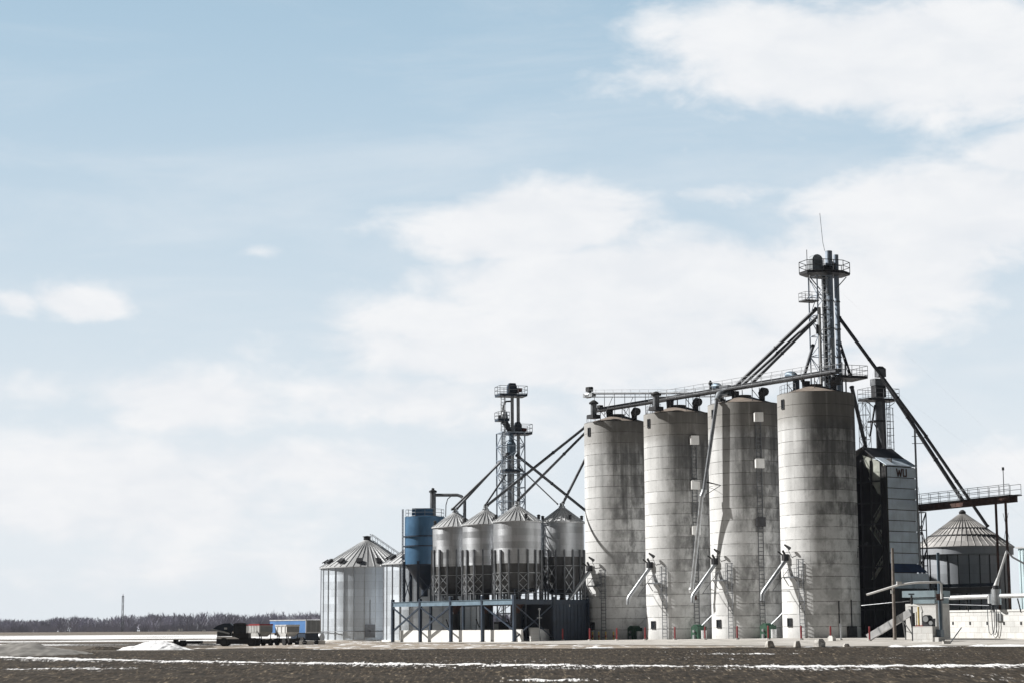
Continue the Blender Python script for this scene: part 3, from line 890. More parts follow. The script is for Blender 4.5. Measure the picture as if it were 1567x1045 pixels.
# green fan housings and white drums between the silos
for i, lab, lab2 in ((0, 'green fan housing between the nearest silo and the second', 'white drum between the nearest silo and the second'), (1, 'green fan housing between the second and third silo from the right', 'white drum between the second and third silo from the right'),
               (2, 'green fan housing between the third silo and the farthest silo', 'white drum between the third silo and the farthest silo'), (3, 'green fan housing in the dark gap left of the farthest silo', 'white drum in the dark gap left of the farthest silo')):
    c = ts(12.1 * i + 6.4, 2.4); c.z = gtop(c.x, c.y)
    t_ = thing('fan_housing', c, lab, 'fan', 'green fans at the silo feet')
    o = MB(); o.box(c, (1.3, 1.4, 1.5), U); o.tube(c + UP * 1.15 - N * .5, c + UP * 1.15 + N * .72, .62, 16); o.build('housing', M['green'], t_)
    o = MB(); o.tube(c + UP * .95 + N * .6, c + UP * .95 + N * .95, .16, 8); o.box(c + N * .8, (.3, .3, .5), U); o.build('motor', M['grey'], t_)
    o = MB(); o.tube(c + UP * 1.3, c + UP * 3.2 - U * 1.6 - N * 1.2, .03, 4); o.build('stay_rod', M['galv'], t_)
    d_ = ts(12.1 * i + 4.95, 2.9); d_.z = gtop(d_.x, d_.y)
    t_ = thing('white_drum', d_, lab2, 'drum', 'white drums at the silo feet')
    MB().lathe([(.0, .04), (.34, .04), (.34, .34), (.36, .36), (.34, .38), (.34, .66), (.36, .68), (.34, .7), (.34, 1.0)], d_, 16).build('drum_body', M['whitesteel'], t_)
    MB().lathe([(.35, 1.0), (.35, 1.05), (.3, 1.05), (.3, 1.02), (0, 1.02)], d_, 16).build('lid', M['whitesteel'], t_)

# ------------------------------------------------------------------ things on the silo roofs
ZC = 30.45
t_ = thing('roof_conveyor', ts(16, 1.0, ZC), 'dark enclosed conveyor with catwalk running along all the silo tops', 'conveyor')
A_, B_ = ts(39.0, 1.0, ZC - .05), ts(-4.6, 1.0, ZC + .5)
mb = MB().beam(A_ + UP * .28, B_ + UP * .28, .62, .5); mb.beam(A_ + UP * .56, B_ + UP * .56, .75, .06); mb.build('trough', M['spout'], t_)
mb = MB().beam(A_ + UP * .06 + N * .75, B_ + UP * .06 + N * .75, .85, .12); mb.build('walkway', M['dark'], t_)
L_ = (B_ - A_).length; cwA, cwB = ts(28, 1.0, ZC), ts(-4.6, 1.0, ZC + .5)
mb = rails(MB(), [ts(27.5, 2.2, ZC + .2), ts(1.5, 2.2, ZC + .5), ts(-4.6, 2.2, ZC + .6)], 1.15, 1.7, .026); rails(mb, [ts(27.5, 0.2, ZC + .2), ts(-4.6, .2, ZC + .6)], 1.15, 1.7, .026); mb.build('railing', M['galv'], t_)
for t0 in (38, 33.5, 27.5, 24, 21, 15.5, 12, 9, 3, -1.5):
    mb = MB()
    for sg in (.4, 1.6):
        mb.beam(ts(t0, sg, 29.0), ts(t0, sg, ZC + .3), .09)
    mb.beam(ts(t0, .4, 29.4), ts(t0, 1.6, ZC), .06)
    mb.build('trestle', M['galvdark'], t_)
for i in range(4):
    c = ts(12.1 * i + .5, 1.0, 29.2); mb = MB().tube(c, c + UP * 1.4, .42, 10, .5); mb.build('drop_hopper', M['dark'], t_)
mb = MB().tube(ts(39.2, 1.0, ZC + .3), ts(40.2, 1, ZC + .3), .34, 10); mb.box(ts(39.5, .4, ZC + .3), (.6, .6, .7), U); mb.build('drive_motor', M['black'], t_)

t_ = thing('upper_conveyor', ts(30, -1.0, 32), 'slim upper conveyor tube on posts above the two farthest silos', 'conveyor')
A2, B2 = at(902, 601.5, 260), at(1096, 600.5, 243)
mb = MB().tube(A2, B2, .14, 8); mb.beam(A2 - UP * .5, B2 - UP * .5, .5, .06); mb.build('tube', M['galvdark'], t_)
mb = MB()
for k in range(12):
    q = A2.lerp(B2, (k + .5) / 12); mb.beam(q - UP * 2.9, q, .07)
    if k % 2: mb.beam(q - UP * 2.9, A2.lerp(B2, (k + 1.3) / 12) - UP * .5, .05)
mb.build('post', M['galvdark'], t_)
mb = rails(MB(), [A2 - UP * .5 + N * .35, B2 - UP * .5 + N * .35], .95, 1.6, .02); mb.build('railing', M['galv'], t_)
mb = MB().tube(A2 - U * .2 - UP * .2, A2 + U * .5 - UP * .2, .42, 12); mb.box(A2 - UP * .5, (1.9, .7, .5), U); mb.build('head_drum', M['galv'], t_)
mb = MB().box(A2 + UP * .25, (.75, .7, .6), U); mb.tube(A2 + UP * .6 - U * .5, A2 + UP * .6 + U * .5, .28, 10); mb.build('drive_motor', M['black'], t_)

def elbow(px, py, Y, h, r, face, mat, label):
    c = at(px, py, Y)
    t2 = thing('dust_elbow', c - UP * h, label, 'elbow duct', 'elbow ducts above the silo conveyor')
    dv = (U * face)
    mb = MB(); mb.path([c - UP * h, c - UP * .5, c - UP * .1 + dv * .1, c + UP * .22 + dv * .5, c + UP * .28 + dv * 1.0, c + UP * .2 + dv * 1.35], [r * .8, r * .8, r * .95, r, r, r * 1.05], 14)
    mb.build('bend', M[mat], t2)
    mb = MB().lathe([(r, -h - .02), (r * 1.35, -h - .02), (r * 1.35, -h + .25), (r * .9, -h + .25)], c, 14); mb.build('base_flange', M['dark'], t2)
elbow(1218, 576, 232, 1.9, .50, 1, 'bluegrey', 'big blue grey elbow duct above the nearest silo')
elbow(1103, 593, 243, 1.7, .46, 1, 'bluegrey', 'round blue grey elbow duct above the gap between second and third silo')
def stack(px, y0, y1, Y, r, label):
    a, b_ = at(px, y1, Y), at(px, y0, Y)
    t2 = thing('vent_stack', a, label, 'vent pipe', 'short capped vent pipes on the silo tops')
    MB().tube(a, b_, r, 12).build('pipe', M['galvdark'], t2)
    MB().lathe([(r * 1.5, -.05), (r * 1.6, .12), (r * .6, .42), (0, .5)], b_, 12).build('cap', M['black'], t2)
    MB().box(a, (r * 3.2, r * 3.2, .5), U).build('base_box', M['dark'], t2)
stack(908.5, 617, 640, 256, .40, 'capped vent pipe on the farthest silo, beside its left edge')
stack(1004, 604, 628, 246, .42, 'capped vent pipe on the third silo from the right')
stack(1087, 587, 602, 243, .16, 'thin vent pipe standing left of the round elbow duct')
# ------------------------------------------------------------------ big flat-bottomed bins at the left
def big_bin(px, Y, R, py_eave, py_apex, label, door_px=None):
    c = at(px, 975, Y); c.z = g(c.x, c.y)
    ze = at(px, py_eave, Y - R).z; za = at(px, py_apex, Y).z
    t_ = thing('grain_bin', c, label, 'grain bin', 'big round grain bins')
    MB().lathe([(R + .25, 0), (R + .25, .25), (R + .02, .25), (R, .25)], c, 72).build('foundation', M['base'], t_)
    hb = ze - c.z
    MB().lathe([(R, .25), (R, hb)], c, 96).build('wall', M['bigbin'], t_)
    mb = MB(); n = 27
    for k in range(n):
        a = 2 * math.pi * (k + .37) / n; d = Vector((math.cos(a), math.sin(a), 0)); tg = Vector((-d.y, d.x, 0))
        mb.obox(c + d * (R + .05) + UP * (hb / 2 + .1), tg * .045, d * .06, UP * (hb / 2 - .15))
    mb.build('stiffener', M['galv'], t_)
    hr = za - c.z; slope = math.atan2(hr - hb, R)
    mb = MB().lathe([(R + .3, hb - .16), (R + .3, hb - .02), (.55, hr - .1)], c, 84); 
    for k in range(42):
        a = 2 * math.pi * k / 42; d = Vector((math.cos(a), math.sin(a), 0))
        mb.beam(c + d * (R + .28) + UP * (hb + .03), c + d * .6 + UP * (hr - .05), .11, .10)
    rf = mb.build('roof', M['roof'], t_)
    MB().lathe([(.55, hr - .15), (.55, hr + .5), (.7, hr + .5), (.7, hr + .58), (0, hr + .7)], c, 20).build('cap', M['dark'], t_)
    vd = -Vector((c.x, c.y, 0)).normalized(); vr = Vector((-vd.y, vd.x, 0))
    for k in range(11):
        a = -92 + k * 27.0
        d = vd * math.cos(RAD(a)) + vr * math.sin(RAD(a)); tg = Vector((-d.y, d.x, 0))
        q = c + d * (R * .86) + UP * (hb + (hr - hb) * .14)
        nrm = (d * math.sin(slope) + UP * math.cos(slope)); dn = (d * math.cos(slope) - UP * math.sin(slope))
        mb = MB().obox(q + nrm * .25, tg * .36, dn * .42, nrm * .25); mb.obox(q + nrm * .56 + dn * .12, tg * .42, dn * .55, nrm * .05)
        mb.build('roof_vent', M['dark'], t_)
    # roof ladder with handrail, down the right-hand slope
    d = vd * math.cos(RAD(62)) + vr * math.sin(RAD(62)); tg = Vector((-d.y, d.x, 0))
    mb = MB(); a_, b_ = c + d * (R + .2) + UP * (hb + .2), c + d * .7 + UP * (hr + .05)
    ladder(mb, a_, b_, tg, .7, .05, .5)
    for sg in (-1, 1):
        mb.tube(a_ + UP * .85 + tg * .35 * sg, b_ + UP * .85 + tg * .35 * sg, .04, 4)
        for k in range(8): q = a_.lerp(b_, k / 7) + tg * .35 * sg; mb.tube(q, q + UP * .85, .035, 4)
    mb.build('roof_ladder', M['galv'], t_)
    if door_px:
        v0 = at(door_px, 975, Y); d = (Vector((v0.x, v0.y, 0)) - Vector((c.x, c.y, 0)))
        xo = d.dot(vr) if abs(d.dot(vr)) < R else 0
        a = math.asin(max(-1, min(1, xo / R))); d = vd * math.cos(a) + vr * math.sin(a); tg = Vector((-d.y, d.x, 0))
        q = c + d * (R + .06)
        mb = MB().obox(q + UP * 1.55, tg * .75, d * .1, UP * .95); dr = mb.build('door', M['galvdark'], t_)
        MB().obox(q + UP * 1.5 + d * .12, tg * .12, d * .03, UP * .12).build('latch', M['black'], dr)
        mb = MB().tube(q + UP * 2.5, q + UP * 6.2, .05, 6); mb.build('conduit', M['galvdark'], t_)
        mb = MB(); pts = []
        for k in range(25):
            aa = RAD(-88 + k * 6); dd = vd * math.cos(aa) + vr * math.sin(aa); pts.append(c + dd * (R + .2) + UP * 1.5)
        mb.path(pts, .06, 6); mb.build('ring_pipe', M['galvdark'], t_)
    return t_
big_bin(561, 305, 7.05, 866, 826, 'big round silver bin with ribbed wall and vented cone roof, leftmost of all the bins', 566)
big_bin(661, 287, 7.0, 860, 817, 'big round silver bin behind the blue tank and the blue steel platform')

# ------------------------------------------------------------------ hopper bins on the blue platform
ZD = 5.55
def hopper_bin(px, Y, R, py_eave, py_apex, py_wall, label, seed):
    c = at(px, 900, Y); c.z = ZD
    ze, za, zw = at(px, py_eave, Y - R).z, at(px, py_apex, Y).z, at(px, py_wall, Y - R).z
    t_ = thing('hopper_bin', c, label, 'hopper bin', 'steel hopper bins on the platform')
    k0 = lambda z: z - ZD
    MB().lathe([(R, k0(zw)), (R, k0(ze))], c, 80).build('wall', M['bin'], t_)
    MB().lathe([(R - .04, k0(zw) + .25), (R * .97, k0(zw) - 2.2), (R * .88, 1.5), (R * .5, .8), (.32, .75), (.32, .35)], c, 48).build('hopper_cone', M['hopper'], t_)  # cone widened to a dark drum that stands for shade between the legs
    mb = MB().lathe([(R + .16, k0(ze) - .12), (R + .16, k0(ze)), (.45, k0(za) - .15)], c, 60)
    for k in range(30):
        a = 2 * math.pi * k / 30; d = Vector((math.cos(a), math.sin(a), 0))
        mb.beam(c + d * (R + .15) + UP * (k0(ze) + .03), c + d * .5 + UP * (k0(za) - .1), .09, .09)
    mb.build('roof', M['roof'], t_)
    MB().lathe([(.45, k0(za) - .2), (.45, k0(za) + .15), (.3, k0(za) + .25), (.3, k0(za) + .6)], c, 18).build('inlet_collar', M['galv'], t_)
    zt = at(px, 840, Y - R).z
    n = 16
    mbs = MB(); rnd = random.Random(seed)
    ph = rnd.uniform(0, .3)
    for k in range(n):
        a = 2 * math.pi * k / n + ph; d = Vector((math.cos(a), math.sin(a), 0)); tg = Vector((-d.y, d.x, 0))
        q = c + d * (R + .11)
        MB().obox(q + UP * (zt - ZD) / 2, tg * .10, d * .10, UP * (zt - ZD) / 2).build('leg', M['galvdark'], t_)
        a2 = 2 * math.pi * (k + 1) / n + ph; q2 = c + Vector((math.cos(a2), math.sin(a2), 0)) * (R + .11)
        zb0, zb1 = .9, k0(zw) - 1.2
        zm = (zb0 + zb1) / 2
        if k % 2 == 0 or k % 3 == 0:
            mbs.beam(q + UP * zb0, q2 + UP * zm, .07); mbs.beam(q2 + UP * zb0, q + UP * zm, .07)
            mbs.beam(q + UP * zm, q2 + UP * zb1, .07); mbs.beam(q2 + UP * zm, q + UP * zb1, .07)
        mbs.beam(q + UP * zb1, q2 + UP * zb1, .06); mbs.beam(q + UP * zb0, q2 + UP * zb0, .06)
    mbs.build('leg_bracing', M['galv'], t_)
    vd = -Vector((c.x, c.y, 0)).normalized(); vr = Vector((-vd.y, vd.x, 0))
    for a in (-80, 24, 88):
        d = vd * math.cos(RAD(a)) + vr * math.sin(RAD(a)); q = c + d * (R * .9) + UP * (k0(ze) + .35)
        mb = MB().tube(q, q + UP * .5, .2, 8); mb.tube(q + UP * .45, q + UP * .6, .3, 8, .1); mb.build('roof_vent', M['dark'], t_)
    MB().lathe([(.45, -.5), (.45, .36), (.33, .36)], c, 14).build('outlet', M['rust'], t_)
    return c, za
BIN = {}
BIN['C'] = hopper_bin(792, 255, 3.1, 796, 774, 861, 'silver hopper bin directly under the blue bucket elevator, fully in view', 1)
BIN['B'] = hopper_bin(743.5, 261.5, 3.1, 801, 780, 864, 'middle hopper bin of the front three, between two silver bins', 2)
BIN['A'] = hopper_bin(697, 268, 3.1, 805, 784, 866, 'silver hopper bin right beside the blue tank', 3)
BIN['D'] = hopper_bin(861, 266.5, 2.95, 797.5, 776, 851, 'shaded hopper bin set back against the farthest concrete silo', 4)

# blue hopper tank
c = at(650, 900, 274); c.z = ZD
t_ = thing('blue_tank', c, 'tall blue round tank with banded wall and cone bottom, left end of the platform', 'tank')
zt, zb, zc = at(650, 789, 271).z - ZD, at(650, 862, 271).z - ZD, 1.7
MB().lathe([(2.8, zb), (2.8, zt), (2.6, zt)], c, 64).build('wall', M['blue'], t_)
MB().lathe([(2.6, zt), (.5, zt + .35), (0, zt + .35)], c, 40).build('roof', M['blue'], t_)
MB().lathe([(2.82, zb - .1), (2.82, zb), (2.80, zb)], c, 64).lathe([(2.78, zb), (.45, zc), (.45, zc - .9)], c, 48).build('hopper_cone', M['navy'], t_)
for zz in (at(650, 819, 271).z - ZD, at(650, 834, 271).z - ZD):
    MB().lathe([(2.81, zz - .09), (2.98, zz - .09), (2.98, zz + .06), (2.81, zz + .06)], c, 64).build('band', M['navy'], t_)
mb2 = MB()
for k in range(6):
    a = math.pi * 2 * k / 6 + .25; d = Vector((math.cos(a), math.sin(a), 0)); q = c + d * 2.9
    MB().beam(q, q + UP * (zb + .4), .34).build('leg', M['navy'], t_)
    a2 = math.pi * 2 * (k + 1) / 6 + .25; q2 = c + Vector((math.cos(a2), math.sin(a2), 0)) * 2.9
    if k % 2 == 0: mb2 = MB(); mb2.beam(q + UP * .3, q2 + UP * (zb - 1.5), .1); mb2.beam(q2 + UP * .3, q + UP * (zb - 1.5), .1); mb2.build('leg_bracing', M['navy'], t_)
vd = -Vector((c.x, c.y, 0)).normalized(); vr = Vector((-vd.y, vd.x, 0))
q = c + vd * .9 - vr * .45 + UP * (zt + .15)
mb = MB().box(q + vr * .1, (2.9, 1.6, .95), vr); mb.box(q + UP * .95, (2.6, 1.3, .08), vr); mb.build('filter_box', M['blue'], t_)
mb = MB(); pts = [c + (vd * math.cos(a) + vr * math.sin(a)) * 2.65 + UP * zt for a in [RAD(x) for x in range(-180, 181, 30)]]
rails(mb, pts, 1.05, 1.4, .03); mb.build('railing', M['galv'], t_)
mb = MB(); q0 = c + (vd * math.cos(RAD(-82)) + vr * math.sin(RAD(-82))) * 3.1
ladder(mb, q0, q0 + UP * (zt + 1.1), vr * .3 + vd, .5, .05, .4); mb.build('ladder', M['navy'], t_)
# exhaust pipe from the tank over to the bins
p0 = at(662.5, 787, 273)
t_ = thing('exhaust_pipe', p0, 'grey pipe rising from the blue tank and bending over to the first hopper bin', 'pipe')
p1, p2, p3, p4 = at(662.5, 757, 273), at(666, 757, 273), at(700, 757, 272.5), at(711, 765, 272)
MB().tube(p0 - UP * .3, p1 + UP * .3, .42, 12).build('riser', M['galvdark'], t_)
MB().lathe([(.55, 0), (.55, .22), (.2, .4), (.2, .6), (0, .65)], at(662.5, 753, 273), 12).build('rain_cap', M['dark'], t_)
mb = MB(); mb.path([p2, p3, at(706, 759, 272.3), p4, at(711, 792, 272)], .23, 10); mb.build('bent_tube', M['galvdark'], t_)
mb = MB(); mb.path([at(691, 758, 272.6), at(685, 763, 272.6), at(682.5, 772, 272.6), at(682, 790, 272.6)], .07, 6); mb.build('hose', M['galvdark'], t_)

# platform of blue posts and beams
tA, tB = 37.7, 65.0
t_ = thing('steel_platform', ts(50, 12, 0), 'blue steel post and beam platform carrying the hopper bins and blue tank', 'platform')
sF = 16.9; sBk = 5.0
fronts = [on_row(px, sF)[1] for px in (787, 738.5, 690, 643, 601)]
mb = MB().obox(ts((tA + tB) / 2, (sF + sBk) / 2, ZD - .12), U * ((tB - tA) / 2), N * ((sF - sBk) / 2 - .25), UP * .05); mb.build('deck', M['dark'], t_)
zh = ZD - .32
MB().obox(ts(46.3, 1.9, ZD - .12), U * 3.9, N * 3.0, UP * .05).build('rear_deck', M['dark'], t_)
for t0_, s0_ in ((42.6, -.9), (50.0, -.9)):
    p = ts(t0_, s0_); p.z = g(p.x, p.y); MB().obox(p + UP * (zh - p.z + .1) / 2, U * .16, N * .16, UP * (zh - p.z + .1) / 2).build('post', M['navy'], t_)
for i, t0 in enumerate(fronts):
    p = ts(t0, sF); p.z = g(p.x, p.y)
    hgt = ZD + (.55 if i < 3 else .35)
    MB().obox(p + UP * (hgt - p.z) / 2, U * .17, N * .19, UP * (hgt - p.z) / 2).obox(p + UP * .12, U * .3, N * .32, UP * .02).build('post', M['navylight' if False else 'navy'], t_)
for a, b_ in zip(fronts[:-1], fronts[1:]):
    mb = MB().beam(ts(a + .18, sF, zh), ts(b_ - .18, sF, zh), .2, .62); mb.beam(ts(a + .18, sF + .03, zh - .3), ts(b_ - .18, sF + .03, zh - .3), .34, .05); mb.beam(ts(a + .18, sF + .03, zh + .3), ts(b_ - .18, sF + .03, zh + .3), .34, .05)
    mb.build('beam', M['navylight'], t_)
def xbrace(p0, p1, z0, z1, both, w=.2):
    mb = MB(); mb.beam(p0 + UP * z0, p1 + UP * z1, w)
    if both: mb.beam(p1 + UP * z0 + N * .12, p0 + UP * z1 + N * .12, w * .8)
    mb.build('cross_brace', M['navy'], t_)
fr = [ts(t0, sF - .05) for t0 in fronts]
xbrace(fr[4], fr[3], 1.6, ZD - .7, True); xbrace(fr[3], fr[2], 1.6, ZD - .7, True); xbrace(fr[0], fr[1], 1.6, ZD - .7, False, .18)
side = [sF, 10.6, sBk]
for s0 in side[1:]:
    p = ts(fronts[0], s0); p.z = g(p.x, p.y)
    MB().obox(p + UP * (ZD + .35 - p.z) / 2, U * .19, N * .17, UP * (ZD + .35 - p.z) / 2).build('post', M['navy'], t_)
for a, b_ in zip(side[:-1], side[1:]):
    mb = MB().beam(ts(fronts[0], a - .2, zh), ts(fronts[0], b_ + .2, zh), .2, .62); mb.build('beam', M['navy'], t_)
xbrace(ts(fronts[0], sF - .3), ts(fronts[0], 10.8), .8, ZD - .7, True, .16)
for t0 in fronts[1:]:
    for s0 in (10.6, sBk):
        p = ts(t0, s0); p.z = g(p.x, p.y)
        MB().obox(p + UP * (zh - p.z) / 2, U * .16, N * .16, UP * (zh - p.z) / 2).build('post', M['navy'], t_)
for s0 in (10.6, sBk):
    MB().beam(ts(fronts[0], s0, zh), ts(fronts[-1], s0, zh), .2, .5).build('beam', M['navy'], t_)
mb = MB().obox(ts(fronts[0], 7.8, .15 + (zh - .3) / 2), U * .04, N * 2.55, UP * (zh - .5) / 2)
for k in range(9): mb.obox(ts(fronts[0] - .05, 5.5 + k * .58, .15 + (zh - .3) / 2), U * .03, N * .05, UP * (zh - .5) / 2)
mb.build('cladding_shade_panel', M['navy'], t_)
mb = MB().obox(ts((fronts[0] + fronts[2]) / 2 + 1, sBk + .2, 2.7), U * (abs(fronts[2] - fronts[0]) / 2 + 1.5), N * .04, UP * 2.4); mb.build('cladding_shade_panel', M['navy'], t_)  # dark sheet added to blacken the shaded space under the deck
rr = rails(MB(), [ts(fronts[0], sF - .1, ZD + .35), ts(fronts[0], sBk, ZD + .35)], .9, 1.8, .025); rr.build('railing', M['navy'], t_)
# low pale wall behind the front posts
t0, t1 = fronts[0], fronts[-1]
o = MB()
zb_ = lambda t: g(ts(t, 15.9).x, ts(t, 15.9).y)
o.obox(ts((t0 + t1) / 2 - .4, 15.9, .86), U * ((t1 - t0) / 2 - .1), N * .15, UP * .86)
tag(o.build('low_wall', M['base']), 'long low white wall under the blue steel platform', 'wall')
# pipes and discharge gear under the deck
for k, (key, lab) in enumerate((('A', 'dark discharge chute hanging under the deck below the hopper bin beside the blue tank'), ('B', 'dark discharge chute hanging under the deck below the middle hopper bin'),
                                ('C', 'dark discharge chute hanging under the deck at the right-hand end of the front row'))):
    c0 = BIN[key][0]
    t2 = thing('discharge_chute', (c0.x, c0.y, 1.0), lab, 'chute', 'chutes under the platform deck')
    b = Vector((c0.x, c0.y, ZD - .2))
    MB().lathe([(.95, 0), (.95, -.25), (.3, -1.25), (.3, -1.5)], b, 14).build('hopper', M['rust'], t2)
    MB().tube(b - UP * 1.5, Vector((c0.x, c0.y, g(c0.x, c0.y) + .05)), .42, 10).build('down_pipe', M['dark'], t2)
    MB().path([b - UP * 3.2, b - UP * 3.2 + U * 1.6, b - UP * 2.2 + U * 2.2], .09, 6).build('side_pipe', M['dark'], t2)
c = ts(45.5, 12.6); c.z = g(c.x, c.y)
t2 = thing('control_cabinet', c, 'dark cabinet standing under the middle of the platform', 'cabinet')
MB().box(c, (1.1, 1.6, 2.6), U).build('body', M['dark'], t2); MB().box(c + N * .82 + UP * .3, (.9, .05, 2.0), U).build('door', M['grey'], t2)
# odds and ends in the shade below the side bay
for k, (s0, hh, mt, lab) in enumerate(((15.6, 1.55, 'block', 'pale concrete panel leaning in the shade beside the right platform post'), (13.0, 1.7, 'block', 'second pale concrete panel in the shade under the X-braced side bay'), (11.4, 1.5, 'whitesteel', 'pale panel beside the dark cladding under the platform'))):
    c = ts(fronts[0] + .9, s0); c.z = g(c.x, c.y) + .05
    tag(MB().obox(c + UP * hh / 2, U * .12 + UP * .04, N * .75, UP * hh / 2 + U * .12).build('concrete_slab', M[mt]), lab, 'panel', 'panels leaning under the platform')
# bent stand pipe in the side bay
c = ts(fronts[0] - .4, 13.2); c.z = gtop(c.x, c.y)
t2 = thing('stand_pipe', c, 'thin grey stand pipe with valve in front of the X-braced side bay', 'pipe')
MB().tube(c, c + UP * 4.0, .06, 6).build('pipe', M['galv'], t2); MB().tube(c + UP * 2.9 - N * .4, c + UP * 2.9 + N * .4, .05, 6).tube(c + UP * 4 - N * .12, c + UP * 4 + N * .12, .14, 8).build('valve', M['galv'], t2)

# ------------------------------------------------------------------ blue bucket elevator with its lattice tower
EY = 267.0
e0 = at(783, 985, EY); e0.z = g(e0.x, e0.y)
t_ = thing('bucket_elevator', e0, 'navy bucket elevator in a lattice tower behind the hopper bins', 'elevator')
EX = Vector((.96, .28, 0)).normalized(); EYv = UP.cross(EX)
EH = 1.55
ztop = at(783, 662, EY).z
mb = MB(); lattice(mb, e0, EH, e0.z, ztop, 1.9, .19, EX, .11); mb.build('lattice_tower', M['tube'], t_)
mb = MB(); q = e0 - EX * (EH - .4) + EYv * -.2; ladder(mb, q, Vector((q.x, q.y, at(783, 606, EY).z)), EX, .5, .05, .42, -EYv, 6.0); mb.build('caged_ladder', M['galv'], t_)
zp1 = at(783, 605, EY).z; zp2 = at(783, 663, EY).z; zp3 = at(783, 643, EY).z
for a in (.0, .85):
    q = e0 + EX * (.25 + a); MB().beam(q, Vector((q.x, q.y, zp1)), .52, .45).build('leg_casing', M['galv'], t_)
q = e0 - EX * .35 - EYv * .3; MB().tube(Vector((q.x, q.y, 12)), Vector((q.x, q.y, at(783, 692, EY).z)), .24, 10).build('down_pipe', M['galv'], t_)
q = e0 - EX * .1 - EYv * .7; MB().tube(Vector((q.x, q.y, 14)), Vector((q.x, q.y, at(783, 690, EY).z)), .18, 10).build('down_pipe', M['galv'], t_)
def decked(pos, sx, sy, z, h, nm='platform'):
    p = Vector((pos.x, pos.y, z))
    pf = MB().obox(p, EX * sx, EYv * sy, UP * .14).build(nm, M['navy'], t_)
    cs = [p + EX * sx * a + EYv * sy * b + UP * .1 for a, b in ((-1, -1), (1, -1), (1, 1), (-1, 1))]
    rails(MB(), cs, h, 1.3, .032, True).build('railing', M['galvdark'], pf)
    return pf
decked(e0 + EX * .1, 1.95, 1.3, zp1, 1.15)
decked(e0 + EX * 1.15, 1.6, 1.2, zp2, 1.15)
decked(e0 - EX * 1.2, .8, .9, zp3, 1.0)
q = Vector((e0.x, e0.y, zp1 + .1)) + EX * .2
mb = MB().box(q, (1.25, .8, 1.2), EX); mb.prism([q + EX * -.62 - EYv * .4 + UP * 1.2, q + EX * .62 - EYv * .4 + UP * 1.2, q + EX * .42 - EYv * .4 + UP * 1.62, q - EX * .42 - EYv * .4 + UP * 1.62], EYv * .8); mb.build('head', M['navy'], t_)
mb = MB().tube(q + EX * .6 + UP * .7 - EYv * .1, q + EX * 1.35 + UP * .7 - EYv * .1, .24, 10); mb.box(q + EX * .75 + UP * .3, (.5, .5, .5), EX); mb.build('motor', M['redmotor'], t_)
q = Vector((e0.x, e0.y, zp2 + .1)) + EX * 1.05
mb = MB().box(q, (.9, .8, 1.1), EX); mb.prism([q + EX * -.45 - EYv * .4 + UP * 1.1, q + EX * .45 - EYv * .4 + UP * 1.1, q + EX * .2 - EYv * .4 + UP * 1.5, q - EX * .3 - EYv * .4 + UP * 1.5], EYv * .8); mb.build('head', M['navy'], t_)
mb = MB().tube(q + EX * .4 + UP * .5, q + EX * 1.2 + UP * .45, .24, 10); mb.build('motor', M['redmotor'], t_)
# cleaner and sieve drum on the left bracket, elbow to the head, distributor cone
q = Vector((e0.x, e0.y, zp3 + .12)) - EX * .95
mb = MB().tube(q + EX * .1 + UP * .1, q + EX * .1 + UP * 1.1, .55, 14, .35); mb.build('cleaner_drum', M['galv'], t_)
MB().box(q - EX * .55, (.35, .5, .55), EX).build('motor', M['black'], t_)
MB().path([q - EX * .3 + UP * .4, q - EX * .05 + UP * 1.9, q + EX * .3 + UP * 2.5, q + EX * 1.0 + UP * 2.55], .13, 8).build('elbow_tube', M['dark'], t_)
MB().path([q + UP * -.15, q + EX * .5 - UP * .9, q + EX * 1.0 - UP * 2.0], [.5, .4, .25], 8).build('transition', M['dark'], t_)
zd0, zd1 = at(783, 692, EY).z, at(783, 679, EY).z
q = e0 - EX * .05 - EYv * .5
MB().lathe([(.35, zd0 - e0.z - .5), (.62, zd0 - e0.z), (.62, zd1 - e0.z), (.3, zd1 - e0.z + .5), (.3, zp2 - e0.z)], q, 16).build('distributor', M['bluegrey'], t_)
q = Vector((e0.x, e0.y, at(783, 720, EY).z)); MB().obox(q, EX * 1.2, EYv * 1.2, UP * .16).build('platform', M['navy'], t_)
DIST = Vector((e0.x, e0.y, zd0 - .2)) - EYv * .5

def spout(a, b, r, label, group, mat='spout', kink=None, name='grain_spout'):
    a, b = Vector(a), Vector(b)
    mid = b
    d = (b - a).normalized()
    t2 = thing(name, b, label, 'spout', group)
    MB().tube(a, b, r, 10).build('tube', M[mat], t2)
    n = max(1, int((b - a).length / 5.5))
    for k in range(n + 1):
        q = a.lerp(b, (k + .02) / (n + .04)); MB().tube(q - d * .07, q + d * .07, r * 1.28, 10).build('coupling', M['dark'], t2)
    return t2
Gb = 'spouts between the blue elevator and the bins'
rA = BIN['A'][0].copy(); rA.z = BIN['A'][1] + .45
rB = BIN['B'][0].copy(); rB.z = BIN['B'][1] + .5
rC = BIN['C'][0].copy(); rC.z = BIN['C'][1] + .45
rD = BIN['D'][0].copy(); rD.z = BIN['D'][1] + .5
spout(DIST - EX * .5 + UP * .1, rA + Vector((.1, 0, 0)), .17, 'upper of two parallel spouts from the blue elevator to the first hopper bin', Gb)
spout(DIST - EX * .55 - UP * .15 - EYv * .4, rA - Vector((.55, .3, .1)), .15, 'lower of two parallel spouts from the blue elevator to the first hopper bin', Gb)
spout(DIST - EX * .9 - UP * 2.9, rB + Vector((-.1, .3, .1)), .13, 'short steep spout dropping from the blue elevator to the middle hopper bin', Gb)
spout(at(896, 652.5, 270), rB + Vector((.15, 0, .1)), .19, 'upper long spout from the farthest silo to the middle hopper bin', Gb)
